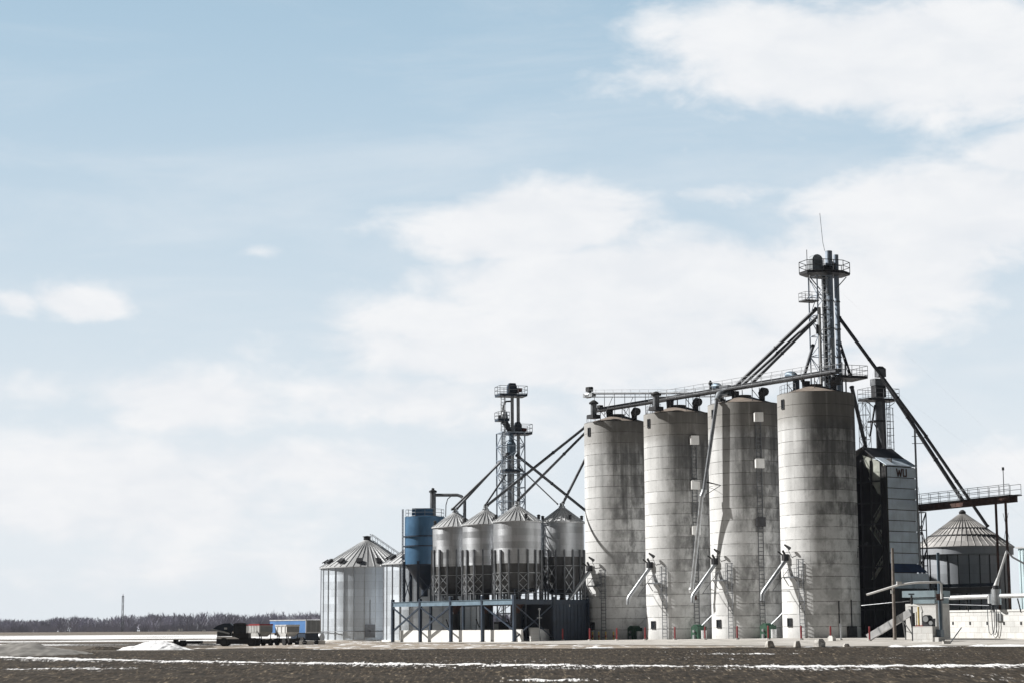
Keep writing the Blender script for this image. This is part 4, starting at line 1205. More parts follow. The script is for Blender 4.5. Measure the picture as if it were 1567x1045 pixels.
spout(at(897, 660, 269), rC + Vector((.1, .2, .3)), .18, 'lower long spout from the farthest silo to the hopper bin under the elevator', Gb)
spout(at(898, 697, 271), rD + Vector((.1, 0, 0)), .19, 'short steep spout between the farthest silo and the shaded hopper bin', Gb)
spout(DIST + EX * .6 - UP * .1, at(899, 783, 271), .19, 'spout running down right from the blue elevator past the shaded hopper bin', Gb)
spout(DIST + EX * .9 - UP * 1.7, rD - Vector((.5, 0, .1)), .09, 'thin light grey spout from the blue elevator to the shaded hopper bin', Gb, 'galv')

# ------------------------------------------------------------------ tall bucket elevator behind the nearest silo
LY = 239.0
l0 = at(1279, 978, LY); l0.z = g(l0.x, l0.y)
t_ = thing('bucket_elevator', l0, 'tallest bucket elevator, two grey tubes above the nearest silo', 'elevator')
LX = Vector((.93, .36, 0)).normalized(); LYv = UP.cross(LX)
def lz(py): return at(1262, py, LY).z
def lp(dx, dy, py): p = l0 + LX * dx + LYv * dy; p.z = lz(py); return p
LXP = LY * .99 / 3000 / .93      # metres along LX per photo pixel
mb = MB(); lattice(mb, l0 - LX * .75, 1.05, l0.z, lz(425), 2.4, .15, LX, .09); mb.build('lattice_tower', M['tube'], t_)
MB().tube(lp(.38, -.3, 980), lp(.38, -.3, 385), .43, 18).build('leg_casing', M['tube'], t_)
MB().tube(lp(1.62, .1, 980), lp(1.62, .1, 389), .32, 16).build('leg_casing', M['tube'], t_)
for k in (.38, 1.62):
    mb = MB()
    for py in range(420, 590, 42): mb.tube(lp(k, -.3 if k < 1 else .1, py), lp(k, -.3 if k < 1 else .1, py - 1.6), .51 if k < 1 else .39, 18)
    mb.build('tube_flange', M['galvdark'], t_)
MB().tube(lp(-1.65, -1.1, 600), lp(-1.65, -1.1, 474), .2, 10).build('down_pipe', M['whitesteel'], t_)
MB().beam(lp(-.55, -.6, 600), lp(-.55, -.6, 425), .42, .4).build('dark_casing', M['dark'], t_)
MB().tube(lp(-.05, -1.2, 600), lp(-.05, -1.2, 520), .25, 10).build('down_pipe', M['galv'], t_)
mb = MB(); ladder(mb, lp(-1.1, -1.45, 600), lp(-1.1, -1.45, 425), LX, .55, .045, .45, -LYv, 3.0); mb.build('caged_ladder', M['galv'], t_)
# crown platform
def oct_platform(cx, cy, py, rx, ry, nm, mat, h=1.45):
    cs = [lp(cx, cy, py) + LX * rx * a + LYv * ry * b for a, b in ((-1, -.45), (-.45, -1), (.45, -1), (1, -.45), (1, .45), (.45, 1), (-.45, 1), (-1, .45))]
    pf = MB().prism([q - UP * .15 for q in cs], UP * .3).build(nm, M[mat], t_)
    rails(MB(), cs, h, 1.6, .045, True).build('railing', M['dark'], pf)
    return pf
oct_platform(-.1, 0, 420, 3.0, 2.2, 'crown_platform', 'dark')
for sg in (-1, 1): MB().beam(lp(sg * 2.7 - .1, -.6, 424), lp(sg * 1.0, -.4, 445), .1).build('platform_strut', M['galvdark'], t_)
mb = MB(); q = lp(-1.35, 0, 419); mb.box(q, (1.5, 1.1, 1.5), LX); mb.tube(q + UP * 1.5 - LYv * .55, q + UP * 1.5 + LYv * .55, .75, 16); mb.build('head', M['galv'], t_)
mb = MB(); q = lp(-.6, -.9, 418); mb.tube(q - LX * .1 + UP * .5, q + LX * .9 + UP * .5, .3, 10); mb.box(q + LX * .2, (.7, .6, .4), LX); mb.build('motor', M['black'], t_)
mb = MB(); q = lp(.95, .2, 418); mb.box(q, (.5, .5, 1.5), LX); mb.build('gearbox', M['dark'], t_)
# small left platform and lower right platform
p = lp(-2.6, -.3, 464)
pf = MB().obox(p, LX * .95, LYv * .8, UP * .06).build('side_platform', M['dark'], t_)
rails(MB(), [p + LX * .95 - LYv * .8, p - LX * .95 - LYv * .8, p - LX * .95 + LYv * .8, p + LX * .95 + LYv * .8], 1.05, 1.0, .025).build('railing', M['galvdark'], pf)
MB().beam(p - LX * .4 - LYv * .2 + UP * .2, p + LX * .1 - LYv * .2 + UP * .9, .08).build('hoist_arm', M['galvdark'], t_)
p = lp(2.0, -.4, 578)
pf = MB().obox(p, LX * 2.2, LYv * 1.9, UP * .16).build('lower_platform', M['dark'], t_)
rails(MB(), [p + LX * 2.2 * a + LYv * 1.9 * b + UP * .15 for a, b in ((-1, -1), (1, -1), (1, 1), (-1, 1))], 1.25, 1.2, .03, True).build('railing', M['galvdark'], pf)
for a_, b_ in ((2.7, 560), (2.2, 560)): MB().beam(lp(a_, .4, 600), lp(a_, .4, 552), .16).build('stub_post', M['dark'], t_)
MB().path([lp(-.1, -.2, 385), lp(-.35, -.2, 372), lp(-.65, -.2, 328)], .035, 5).build('whip_antenna', M['galv'], t_)
MB().tube(lp(-3.05, -.9, 424), lp(-3.05, -.9, 387), .045, 5).build('whip_antenna', M['dark'], t_)
MB().tube(lp(-2.75, -.9, 452), lp(-2.75, -.9, 425), .025, 4).build('whip_antenna', M['galv'], t_)
MB().tube(lp(-1.95, -1.0, 500), lp(-1.95, -1.0, 514), .16, 8).build('lamp', M['dark'], t_)

Gl = 'spouts fanning out from the tallest elevator'
HUB = ts(19.6, 2.6, 30.6)
spout(lp(-1.6, -.5, 474), at(1124, 592, 242), .24, 'topmost of the three spouts running down left from the tallest elevator', Gl)
spout(lp(-1.7, -.8, 487), at(1130, 594, 243), .20, 'middle of the three spouts running down left from the tallest elevator', Gl)
spout(lp(-1.7, -.2, 491), at(1146, 590, 241), .22, 'lowest of the three spouts running down left from the tallest elevator', Gl)
spout(lp(-1.75, .4, 528), at(1228, 583, 236), .20, 'short steep spout left of the tallest elevator foot', Gl)
spout(lp(1.9, .3, 522), at(1301, 574, 236.5), .20, 'short steep spout right of the tallest elevator foot', Gl)
RX1 = at(1346, 571, 241)
spout(lp(1.7, 0, 484), RX1, .22, 'upper first half of the long spout running right from the tallest elevator', Gl)
spout(RX1, at(1476, 770, 240.5), .25, 'second half of the long spout running down right to the rusty bridge', Gl)
spout(lp(1.7, -.5, 490), at(1418, 668, 239), .19, 'lower slimmer spout beside the long right-hand spout, ending at the mast', Gl)
spout(at(1416, 666, 239.6), at(1512, 806, 239), .20, 'spout passing behind the rusty bridge down to the cone-roofed bin', Gl)
t2 = thing('spout_junction', RX1, 'dark box where the long right-hand spout bends', 'junction box')
mb = MB().box(RX1 - UP * .45 + LX * .1, (1.1, .9, 1.0), LX); mb.build('box', M['galvdark'], t2)
mb = MB().prism([RX1 + LX * .65 - LYv * .45 + UP * .55, RX1 - LX * .45 - LYv * .45 + UP * .55, RX1 - LX * .3 - LYv * .45 + UP * .85, RX1 + LX * .2 - LYv * .45 + UP * .85], LYv * .9); mb.build('lid', M['dark'], t2)

# distributor box on the silo row and the long loading spout
j = at(1112, 597, 241)
t2 = thing('spout_collector', j, 'dark box gathering the three left-hand spouts above the silo gap', 'collector box')
mb = MB().box(j - UP * .7, (1.5, 1.1, 1.3), U); mb.build('box', M['galvdark'], t2)
mb = MB().path([j - UP * .2, at(1101, 603, 238.5), at(1097, 612, 236.3)], [.5, .42, .3], 12); mb.build('elbow', M['galv'], t2)
k0_, k1_, k2_, k3_ = at(1097, 611, 236.3), at(1077, 752, 236.8), at(1074, 757, 236.8), at(1058.5, 902, 239)
t2 = thing('loading_spout', k3_, 'long bent loading spout hanging in front of the second and third silos', 'spout')
MB().tube(k0_, k1_, .23, 12).build('upper_tube', M['galvdark'], t2)
MB().path([k1_ + (k0_ - k1_).normalized() * .3, k1_, k2_ - UP * .15], .33, 12).build('joint', M['galv'], t2)
MB().tube(k2_, k3_, .24, 12).build('lower_tube', M['galv'], t2)
MB().path([k3_ + UP * .3, k3_ - UP * .05, k3_ - UP * .1 - Vector((.3, 0, .05))], [.3, .36, .3], 12).build('end_hood', M['whitesteel'], t2)
MB().tube(k3_ + Vector((.2, 0, -.2)), k3_ + Vector((.55, 0, -1.15)), .22, 8, .13).build('rubber_sock', M['rust'], t2)
q1 = at(1081, 737, 236.7); q2 = at(1103, 742, 236.3)
mb = MB().tube(q1, q2, .11, 6, .05); mb.tube(q1 - Vector((.2, 0, 1.6)), q2, .04, 5); mb.tube(at(1062, 735, 244), q1, .03, 4); mb.build('stay', M['dark'], t2)
MB().tube(k3_ + UP * 2.0, at(1066, 890, 245) , .05, 5).build('lower_stay', M['galvdark'], t2)
# ------------------------------------------------------------------ dryer, its own elevator
VX = -N      # along the dryer's right-hand face, away from the camera
d0 = at(1365, 978, 234); d0.z = g(d0.x, d0.y)
dz = lambda py, Y=236: at(1380, py, Y).z - d0.z
t_ = thing('grain_dryer', d0, 'tall grain dryer tower with grey panel front and black open side', 'grain dryer')
wV = 5.0; wU = 5.2
zt, zk = dz(714), dz(862)
def dp(u, v, z): return d0 + U * u + VX * v + UP * z
# shaded panel front (faces right of the camera)
mb = MB(); rows = 9; ph_ = (zt - zk) / rows
for k in range(rows):
    z0, z1 = zk + k * ph_, zk + (k + 1) * ph_ - .10
    mb.obox(dp(-.05 - .015 * (k % 2), wV / 2, (z0 + z1) / 2), U * .06, VX * wV / 2, UP * (z1 - z0) / 2)
mb.build('panel_front', M['dryer'], t_)
mb = MB().obox(dp(.12, wV / 2, (zk + zt) / 2), U * .06, VX * (wV / 2 - .02), UP * (zt - zk) / 2 - UP * .03); mb.build('backing', M['dark'], t_)
mb = MB().obox(dp(.25, -.12, zt / 2), U * .35, VX * .12, UP * zt / 2); mb.build('corner_post', M['black'], t_)
# flared band and base box below
mb = MB().prism([dp(-.12, 0, zk - .03), dp(-.12, wV, zk - .03), dp(-.75, wV + .9, zk - 1.05), dp(-.75, -.1, zk - 1.05)], U * .3); mb.build('flared_band', M['dryerblue'], t_)
zb1 = zk - 1.1
mb = MB().obox(dp(-.55, wV / 2 + .45, zb1 - .95), U * .25, VX * (wV / 2 + .45), UP * .9); mb.build('lower_panel', M['dryer'], t_)
mb = MB().obox(dp(-.3, wV / 2 + .3, (zb1 - 1.9) / 2), U * .25, VX * (wV / 2 + .3), UP * (zb1 - 1.9) / 2); mb.build('plinth', M['dark'], t_)
# open, dark side: columns, floors, stairs
mb = MB()
for u_ in (1.0, 2.6, 4.2, 5.4):
    mb.beam(dp(u_, .1, 0), dp(u_, .1, zt + .8), .22)
for k in range(8): mb.beam(dp(.2, .1, zt * k / 8 + .8), dp(5.4, .1, zt * k / 8 + .8), .16)
mb.build('side_frame', M['dark'], t_)
MB().obox(dp(2.9, 1.3, zt / 2 - .5), U * 2.6, VX * .05, UP * (zt / 2 + 1.5)).build('side_screen', M['black'], t_)
MB().obox(dp(2.7, wV - .1, zt / 2), U * 2.5, VX * .05, UP * zt / 2).build('rear_wall', M['dark'], t_)
MB().obox(dp(5.35, wV / 2, zt / 2 + .5), U * .05, VX * (wV / 2 - .2), UP * (zt / 2 + .5)).build('far_wall', M['dark'], t_)
mb = MB()
for k in range(4):
    za_, zb_ = zt * (.34 + .15 * k), zt * (.34 + .15 * (k + 1))
    a, b_ = (dp(.6, .55, zb_), dp(3.2, .55, za_)) if k % 2 == 0 else (dp(3.2, .55, zb_), dp(.6, .55, za_))
    mb.beam(a, b_, .5, .1); mb.beam(a + UP * .9, b_ + UP * .9, .06)
    for j_ in range(9):
        q = a.lerp(b_, j_ / 8); mb.tube(q, q + UP * .9, .03, 4)
    mb.obox(dp(.7, .6, zb_), U * .5, VX * .4, UP * .05)
mb.build('stairs', M['cream'], t_)
mb = MB().prism([dp(.6, .2, zt - 3.4), dp(.5, .2, zt + .3), dp(4.0, .2, zt + 1.6), dp(3.4, .2, zt + .2), dp(1.7, .2, zt - 3.2)], VX * .08); mb.build('cream_gusset', M['cream'], t_)
mb = MB().prism([dp(.5, .25, zt * .52), dp(.5, .25, zt * .62), dp(1.6, .25, zt * .63)], VX * .06); mb.build('cream_gusset', M['cream'], t_)
# roof: pale eave strip and dark top slope
rz = zt + .02
ridge = 2.35
MB().prism([dp(-.25, -.3, rz), dp(-.25, wV + .1, rz), dp(1.5, wV + .1, rz + 1.0), dp(1.5, -.3, rz + 1.0)], UP * .12).build('eave_roof', M['dryer'], t_)
MB().prism([dp(1.5, -.35, rz + .9), dp(1.5, wV + .15, rz + .9), dp(3.6, wV + .15, rz + ridge), dp(3.6, -.35, rz + ridge)], UP * .14).prism([dp(3.6, -.35, rz + ridge), dp(3.6, wV + .15, rz + ridge), dp(5.9, wV + .15, rz + ridge - .9), dp(5.9, -.35, rz + ridge - .9)], UP * .14).build('top_roof', M['dark'], t_)
MB().prism([dp(.3, wV - .2, rz), dp(5.3, wV - .2, rz), dp(5.3, wV - .2, rz + 1.3), dp(3.6, wV - .2, rz + ridge), dp(1.5, wV - .2, rz + .9)], VX * .06).prism([dp(3.3, .3, rz), dp(5.3, .3, rz), dp(5.3, .3, rz + 1.3), dp(3.6, .3, rz + ridge), dp(3.3, .3, rz + ridge - .3)], VX * .06).build('gable', M['dark'], t_)
# painted letters W U on the top panel
mb = MB(); lh = .98; lz0 = zt - 1.22; lv = 1.62
def stroke(v0, z0, v1, z1, w=.2):
    a, b_ = dp(-.135, lv + v0, lz0 + z0 * lh), dp(-.135, lv + v1, lz0 + z1 * lh)
    mb.beam(a, b_, .02, w, up=U.cross((b_ - a).normalized())) if False else mb.obox((a + b_) / 2, (b_ - a) / 2, U * .012, U.cross((b_ - a).normalized()) * w / 2)
for v0, z0, v1, z1 in ((0, 1, .24, 0), (.24, 0, .46, .8), (.46, .8, .68, 0), (.68, 0, .92, 1)): stroke(v0, z0, v1, z1)
for v0, z0, v1, z1 in ((1.16, 1, 1.16, .12), (1.1, .09, 1.76, .09), (1.70, 1, 1.70, .12)): stroke(v0, z0, v1, z1)
mb.build('lettering', M['lettering'], t_)

# dryer elevator
DY = 256.0
k0 = at(1356, 975, DY); k0.z = g(k0.x, k0.y)
t_ = thing('bucket_elevator', k0, 'short dark bucket elevator rising behind the grain dryer', 'elevator')
def kz(py): return at(1345, py, DY).z
def kp(dx, dy, py): p = k0 + LX * dx + LYv * dy; p.z = kz(py); return p
MB().beam(kp(-.25, -.2, 960), kp(-.25, -.2, 612), .62, .6).build('leg_casing', M['dark'], t_)
MB().beam(kp(.62, 0, 960), kp(.62, 0, 612), .55, .6).build('leg_casing', M['galvdark'], t_)
mb = MB().box(kp(0, -.1, 608), (1.55, 1.2, 1.6), LX); mb.build('head', M['dark'], t_)
mb = MB().box(kp(0, -.1, 590), (1.7, 1.3, .9), LX); mb.build('head_cover', M['galvdark'], t_)
p = kp(-.1, -.2, 612)
pf = MB().obox(p, LX * 2.35, LYv * 1.3, UP * .14).build('platform', M['dark'], t_)
rails(MB(), [p + LX * 2.35 * a + LYv * 1.3 * b + UP * .12 for a, b in ((-1, -1), (1, -1), (1, 1), (-1, 1))], 1.3, 1.3, .03, True).build('railing', M['galvdark'], pf)
MB().beam(kp(-2.2, -.6, 615), kp(-.4, -.4, 628), .09).build('platform_strut', M['galvdark'], t_); MB().beam(kp(2.1, -.6, 615), kp(.8, -.4, 626), .07).build('platform_strut', M['galvdark'], t_)
mb = MB(); ladder(mb, kp(1.2, -.4, 720), kp(1.2, -.4, 614), LX, .5, .045, .5, LX, 2.0); mb.build('caged_ladder', M['galvdark'], t_)
MB().path([kp(-.4, -.6, 615), kp(-.3, -.7, 655), kp(.15, -.5, 685)], [.42, .42, .22], 8).build('discharge_chute', M['galvdark'], t_)
MB().tube(kp(-.85, -.5, 620), kp(-1.75, -.5, 668), .13, 8).build('side_spout', M['dark'], t_)
MB().obox(kp(-.6, -.3, 645), LX * .9, LYv * .8, UP * .1).build('rest_platform', M['dark'], t_)
MB().beam(kp(-1.0, -.4, 648), kp(.1, -.4, 672), .1).build('strut', M['dark'], t_)
mb = MB(); lattice(mb, kp(-1.95, .4, 700), .55, kz(710), kz(616), 1.6, .07, LX, .05); mb.build('ladder_frame', M['galvdark'], t_)
MB().path([kp(.5, .2, 712), kp(-.2, .1, 690)], .3, 8).build('boot_chute', M['galv'], t_)
MB().tube(kp(-.9, 0, 584), kp(-.55, 0, 560), .02, 4).build('whip_antenna', M['galv'], t_)
spout(at(1303, 590, 238), at(1326, 690, 240), .24, 'dark pipe falling from the nearest silo top to the dryer roof', 'pipes between silo and dryer')
spout(at(1316, 700, 239), at(1325, 668, 240), .10, 'thin brace pipe beside the dryer roof', 'pipes between silo and dryer')

# ------------------------------------------------------------------ cone-roofed bin at the right
CY = 247.0
c = at(1480, 975, CY); c.z = g(c.x, c.y)
t_ = thing('grain_bin', c, 'old grey bin with ringed cone roof, at the right under the rusty bridge', 'grain bin', 'big round grain bins')
R = 6.0; hb = at(1479, 847, CY - R).z - c.z; hr = at(1472, 786, CY).z - c.z
MB().lathe([(R - .55, 0), (R - .55, hb)], c, 72).build('wall', M['oldbin'], t_)
mb = MB()
for k in range(26):
    a = 2 * math.pi * k / 26; d = Vector((math.cos(a), math.sin(a), 0)); mb.obox(c + d * (R - .52) + UP * hb / 2, Vector((-d.y, d.x, 0)) * .05, d * .05, UP * hb / 2)
mb.build('stiffener', M['dark'], t_)
MB().lathe([(R - .55, hb - .05), (R + .05, hb + .05), (R + .05, hb + .95), (R - .1, hb + .95)], c, 72).build('fascia', M['oldbin'], t_)
mb = MB().lathe([(R + .2, hb + .92), (R + .2, hb + 1.0), (.4, hr - .1)], c, 72)
for k in range(44):
    a = 2 * math.pi * k / 44; d = Vector((math.cos(a), math.sin(a), 0)); mb.beam(c + d * (R + .18) + UP * (hb + 1.02), c + d * .5 + UP * (hr - .06), .07, .08)
rf = mb.build('roof', M['oldroof'], t_)
mb = MB(); pitch = (hr - hb - 1.0) / (R + .2)
for rr_ in (4.3, 2.95, 1.5):
    z_ = hb + 1.0 + (R + .2 - rr_) * pitch
    ring = [c + Vector((rr_ * math.cos(2 * math.pi * i / 40), rr_ * math.sin(2 * math.pi * i / 40), z_ + .12)) for i in range(41)]
    mb.path(ring, .11, 6)
mb.build('roof_ring', M['dark'], t_)
MB().lathe([(.4, hr - .2), (.45, hr + .25), (.2, hr + .5), (0, hr + .55)], c, 14).build('cap', M['dark'], t_)

# rusty bridge with catwalk
bl, br = at(1402, 777, 241), at(1550, 766, 223)
zbr = 16.15; bl.z = br.z = zbr
bd = (br - bl).normalized(); bn = Vector((bd.y, -bd.x, 0))
t_ = thing('catwalk_bridge', (bl + br) / 2 - UP * 10, 'rusty steel bridge with handrails above the cone-roofed bin', 'bridge')
mb = MB()
for sg in (-.55, .55):
    mb.beam(bl + bn * sg, br + bn * sg, .14, .6)
    mb.beam(bl + bn * sg + UP * .3, br + bn * sg + UP * .3, .26, .06); mb.beam(bl + bn * sg - UP * .3, br + bn * sg - UP * .3, .26, .06)
    for k in range(18):
        q = bl.lerp(br, k / 17) + bn * sg * 1.1; mb.beam(q - UP * .3, q + UP * .3, .07)
mb.build('girder', M['rust'], t_)
MB().obox((bl + br) / 2 + UP * .4, bd * ((br - bl).length / 2 + .6), bn * .85, UP * .05).build('walkway', M['dark'], t_)
mb = MB()
for sg in (-.8, .8): rails(mb, [bl + bn * sg + UP * .42, br + bd * .5 + bn * sg + UP * .42], 1.25, 1.9, .032)
mb.build('railing', M['galvdark'], t_)
for px in (1526.5, 1542):
    q = bl + bd * 0
    # foot of each trestle post below the bridge
    tt = 0.0; best = None
    for k in range(200):
        q = bl.lerp(br, k / 199); d_ = CAM_R.transposed() @ (q - CAM_C); e_ = abs(PW / 2 + F_PX * d_.x / -d_.z - px)
        if best is None or e_ < best[0]: best = (e_, q.copy())
    q = best[1]; f_ = Vector((q.x, q.y, g(q.x, q.y)))
    MB().beam(f_ + bn * .3, q - UP * .3 + bn * .3, .24).build('trestle_post', M['rust'], t_)
mb = MB()
q = bl + bd * 1.6
mb.build('tie', M['dark'], t_) if mb.v else None
mb = MB(); lattice(mb, (bl + bd * .95 + bn * .1), .5, g(bl.x, bl.y), zbr - .5, 2.2, .12, bd, .09); mb.build('ladder_tower', M['dark'], t_)
qa = br - bd * 1.35; mb = MB(); mb.tube(qa - bd * .6 - UP * 1.5, qa + bd * .4 - UP * 4.5, .03, 4); mb.tube(qa + bd * .4 - UP * 1.5, qa - bd * .6 - UP * 4.5, .03, 4); mb.tube(qa - bd * .8 - UP * 4.8, qa + bd * .5 - UP * 4.8, .03, 4); mb.build('cross_wire', M['galvdark'], t_)
mb = MB(); q = at(1536.5, 757, 224); q.z = zbr + .55; mb.tube(q, q + UP * 3.0, .05, 6); mb.build('lamp_post', M['galvdark'], t_)
MB().tube(q + UP * 2.8, q + UP * 3.15, .14, 8).build('lamp', M['dark'], t_)

# tall mast beside the dryer
m0 = at(1411, 975, 238); m0.z = g(m0.x, m0.y); mt_ = at(1401.5, 656, 238).z
t_ = thing('steel_mast', m0, 'tall slim steel mast beside the grain dryer with a small bracket', 'mast')
MB().tube(m0, Vector((m0.x, m0.y, mt_)), .15, 10, .12).build('pole', M['galv'], t_)
mb = MB()
for py in (667, 678): z_ = at(1401, py, 238).z; mb.beam(Vector((m0.x - .4, m0.y, z_)), Vector((m0.x + .9, m0.y, z_)), .07)
z1 = at(1401, 667, 238).z; z2 = at(1401, 678, 238).z; mb.beam(Vector((m0.x + .88, m0.y, z1)), Vector((m0.x + .88, m0.y, z2)), .05); mb.build('bracket', M['galvdark'], t_)
mb = MB().tube(at(1405, 745, 236.5), at(1410.5, 775, 236.5), .02, 4); mb.build('stay_wire', M['dark'], t_)

# guy wires
for (a, b_, lab) in ((lp(1.8, .3, 440), at(1640, 780, 290), 'upper faint guy wire running from the tallest elevator to the far right'), (at(1352, 585, 245), at(1640, 800, 280), 'middle faint guy wire running from the dryer elevator to the far right'),
                     (at(1350, 620, 245), at(1640, 850, 268), 'lowest faint guy wire running from the dryer elevator to the far right')):
    tag(MB().tube(a, b_, .004, 4, caps=False).build('guy_wire', M['galv']), lab, 'wire', 'guy wires')

# pale blue building beyond the right edge
b0 = at(1606, 975, 219); b0.z = g(b0.x, b0.y)
hgt = at(1560, 838, 219).z - b0.z
t_ = thing('metal_building', b0, 'pale blue metal building cut off by the right edge of the picture', 'building')
mb = MB().obox(b0 + UP * hgt / 2 + U * -2, U * 4.2, VX * 2, UP * hgt / 2)
for k in range(20): mb.obox(b0 + U * (-6 + k * .42) - VX * 2.03 + UP * hgt / 2, U * .05, VX * .03, UP * hgt / 2)
mb.build('wall', M['paleblue'], t_)
MB().obox(b0 + UP * (hgt + .05) + U * -2, U * 4.4, VX * 2.2, UP * .08).build('roof', M['whitesteel'], t_)
mb = MB().obox(b0 + U * .8 - VX * 2.08 + UP * 1.6, U * .6, VX * .05, UP * 1.55); mb.build('door', M['dark'], t_)

# long block wall at the right and its fittings
wa_, wb_ = at(1441, 975, 221), at(1640, 974, 206); wa_.z = wb_.z = .3
wd = (wb_ - wa_).normalized(); wn = Vector((wd.y, -wd.x, 0)); wn = wn if wn.y < 0 else -wn
wtop = at(1500, 935.5, 216).z
t_ = thing('block_wall', (wa_ + wb_) / 2, 'long pale block wall with small dark drain holes at the right', 'wall')
mb = MB().obox((wa_ + wb_) / 2 + UP * (wtop - .3) / 2 + UP * 0, wd * (wb_ - wa_).length / 2, wn * .25, UP * (wtop - .3) / 2); mb.build('blocks', M['block'], t_)
MB().obox((wa_ + wb_) / 2 + UP * (wtop - .3 + .1), wd * ((wb_ - wa_).length / 2 + .05), wn * .32, UP * .1).build('coping', M['base'], t_)
for px in (1462, 1488, 1514, 1540, 1566):
    best = None
    for k in range(400):
        q = wa_.lerp(wb_, k / 399); d_ = CAM_R.transposed() @ (q - CAM_C); e_ = abs(PW / 2 + F_PX * d_.x / -d_.z - px)
        if best is None or e_ < best[0]: best = (e_, q.copy())
    q = best[1] + wn * .26; q.z = at(px, 953, q.y).z
    MB().obox(q, wd * .11, wn * .02, UP * .17).build('drain_hole', M['black'], t_)
def onwall(px, py, off=.4):
    best = None
    for k in range(400):
        q = wa_.lerp(wb_, k / 399) + wn * off; d_ = CAM_R.transposed() @ (q - CAM_C); e_ = abs(PW / 2 + F_PX * d_.x / -d_.z - px)
        if best is None or e_ < best[0]: best = (e_, q.copy())
    q = best[1]; q.z = at(px, py, q.y).z
    return q
q = onwall(1530.5, 944, .3); tag(MB().obox(q, wd * .35, wn * .12, UP * .4).build('junction_box', M['grey']), 'small grey box fixed to the block wall near its right end', 'box')
# big pale conveyor tube above the wall
t_ = thing('conveyor_tube', onwall(1500, 913, .7), 'thick pale conveyor tube running level above the block wall', 'conveyor')
MB().tube(onwall(1443, 914.5, .7), onwall(1516, 912, .7), .24, 14).build('tube', M['whitesteel'], t_)
MB().tube(onwall(1534, 911.5, .7), onwall(1625, 909, .7), .24, 14).build('tube', M['whitesteel'], t_)
a = onwall(1517, 910, .7); b_ = onwall(1527, 906, .7)
MB().tube(b_ - UP * 1.3, b_ + UP * .35, .52, 18).build('cyclone_body', M['galv'], t_)
MB().tube(b_ + UP * .35, b_ + UP * .75, .36, 14).build('cyclone_neck', M['dark'], t_)
MB().tube(a - UP * .9, a + UP * .1, .2, 10).build('collar', M['whitesteel'], t_)
mb = MB().tube(onwall(1443, 924, .7), onwall(1516, 926, .7), .04, 5); mb.build('cable', M['galvdark'], t_)
for px in (1480, 1518, 1560, 1600): MB().beam(onwall(px, 915, .7), onwall(px, 936, .7) - wn * .45, .1).build('bracket', M['dark'], t_)
# slanting spout onto it
s0, s1 = onwall(1546, 843, .8), onwall(1531, 884, .7)
t_ = thing('grain_spout', s1, 'thin white slanting spout above the conveyor tube, beside the bridge posts', 'spout')
MB().tube(s0, s1, .13, 10).build('tube', M['whitesteel'], t_)
MB().tube(s1, onwall(1526, 901, .7), .16, 12, .34).build('funnel', M['whitesteel'], t_)
mb = MB().path([s0 + UP * .1, onwall(1555, 852, .9), onwall(1575, 863, .9)], .1, 8); mb.build('feed_pipe', M['dark'], t_)
# hose loops in front of the wall
for (p0, p1, p2, lab) in ((1513, 1517, 1520, 'left dark hose loop hanging in front of the block wall'), (1519, 1523, 1523.5, 'right dark hose loop hanging in front of the block wall')):
    h0 = onwall(p0, 930 if p0 < 1516 else 905, .55); pts = [h0, onwall(p0 + .3, 955, .55), onwall(p0 + 1.5, 967, .55), onwall(p1, 971, .55), onwall(p2 + 1.5, 966, .55), onwall(p2 + 3, 955, .55), onwall(p2 + 3, 932, .55)]
    tag(MB().path(pts, .045, 6).build('hose_loop', M['galvdark']), lab, 'hose', 'hose loops on the block wall')
# leaning rod
a, b_ = at(1453, 988, 196), at(1471, 960, 200); a.z = g(a.x, a.y) + .05
tag(MB().tube(a, b_, .06, 6).build('leaning_rod', M['galvdark']), 'thin dark rod sticking up at a slant from the snow before the block wall', 'rod')

# blue grey steel post and white swing pipe
HY = 208.0
p0 = at(1440, 976, HY); p0.z = g(p0.x, p0.y)
t_ = thing('steel_post', p0, 'tall blue grey steel post at the left end of the block wall', 'post')
zt = at(1440, 845, HY).z
MB().beam(p0, Vector((p0.x, p0.y, zt)), .3, .26).build('post_shaft', M['bluegrey'], t_)
MB().beam(p0 + Vector((.22, 0, 0)), Vector((p0.x + .22, p0.y, at(1440, 905, HY).z)), .12).build('conduit', M['galv'], t_)
MB().obox(Vector((p0.x, p0.y - .16, at(1440, 913, HY).z)), Vector((.38, 0, 0)), Vector((0, .05, 0)), UP * .35).build('clamp_plate', M['rust'], t_)
t_ = thing('swing_pipe', p0 + UP * 4, 'white bent pipe reaching left from the steel post toward the dryer', 'pipe')
MB().path([at(1441, 916, HY - .3), at(1440.5, 893, HY - .3), at(1437, 890, HY - .3), at(1400, 891, HY - .1), at(1376, 894, HY), at(1326, 909.5, HY + 1)], .12, 10).build('tube', M['white'], t_)
MB().box(at(1376, 893.5, HY), (.5, .3, .3)).build('valve', M['white'], t_)
# timber pole
p0 = at(1369.5, 978, 210); p0.z = gtop(p0.x, p0.y); zt = at(1367.5, 838, 210).z
t_ = thing('timber_pole', p0, 'weathered grey timber pole in front of the grain dryer', 'pole')
MB().path([p0, p0.lerp(Vector((p0.x, p0.y, zt)), .5) + Vector((.01, 0, 0)), Vector((p0.x + .05, p0.y, zt))], [.19, .165, .14], 10).build('pole_shaft', M['wood'], t_)
MB().obox(Vector((p0.x - .2, p0.y - .18, at(1368, 905, 210).z)), Vector((.12, 0, 0)), Vector((0, .06, 0)), UP * .18).build('bracket', M['white'], t_)
MB().tube(Vector((p0.x, p0.y, at(1368, 921, 210).z)), at(1392, 919, 210), .05, 5).tube(at(1318, 926, 214), Vector((p0.x, p0.y, at(1368, 921, 210).z)), .03, 5).build('cross_cable', M['galv'], t_)

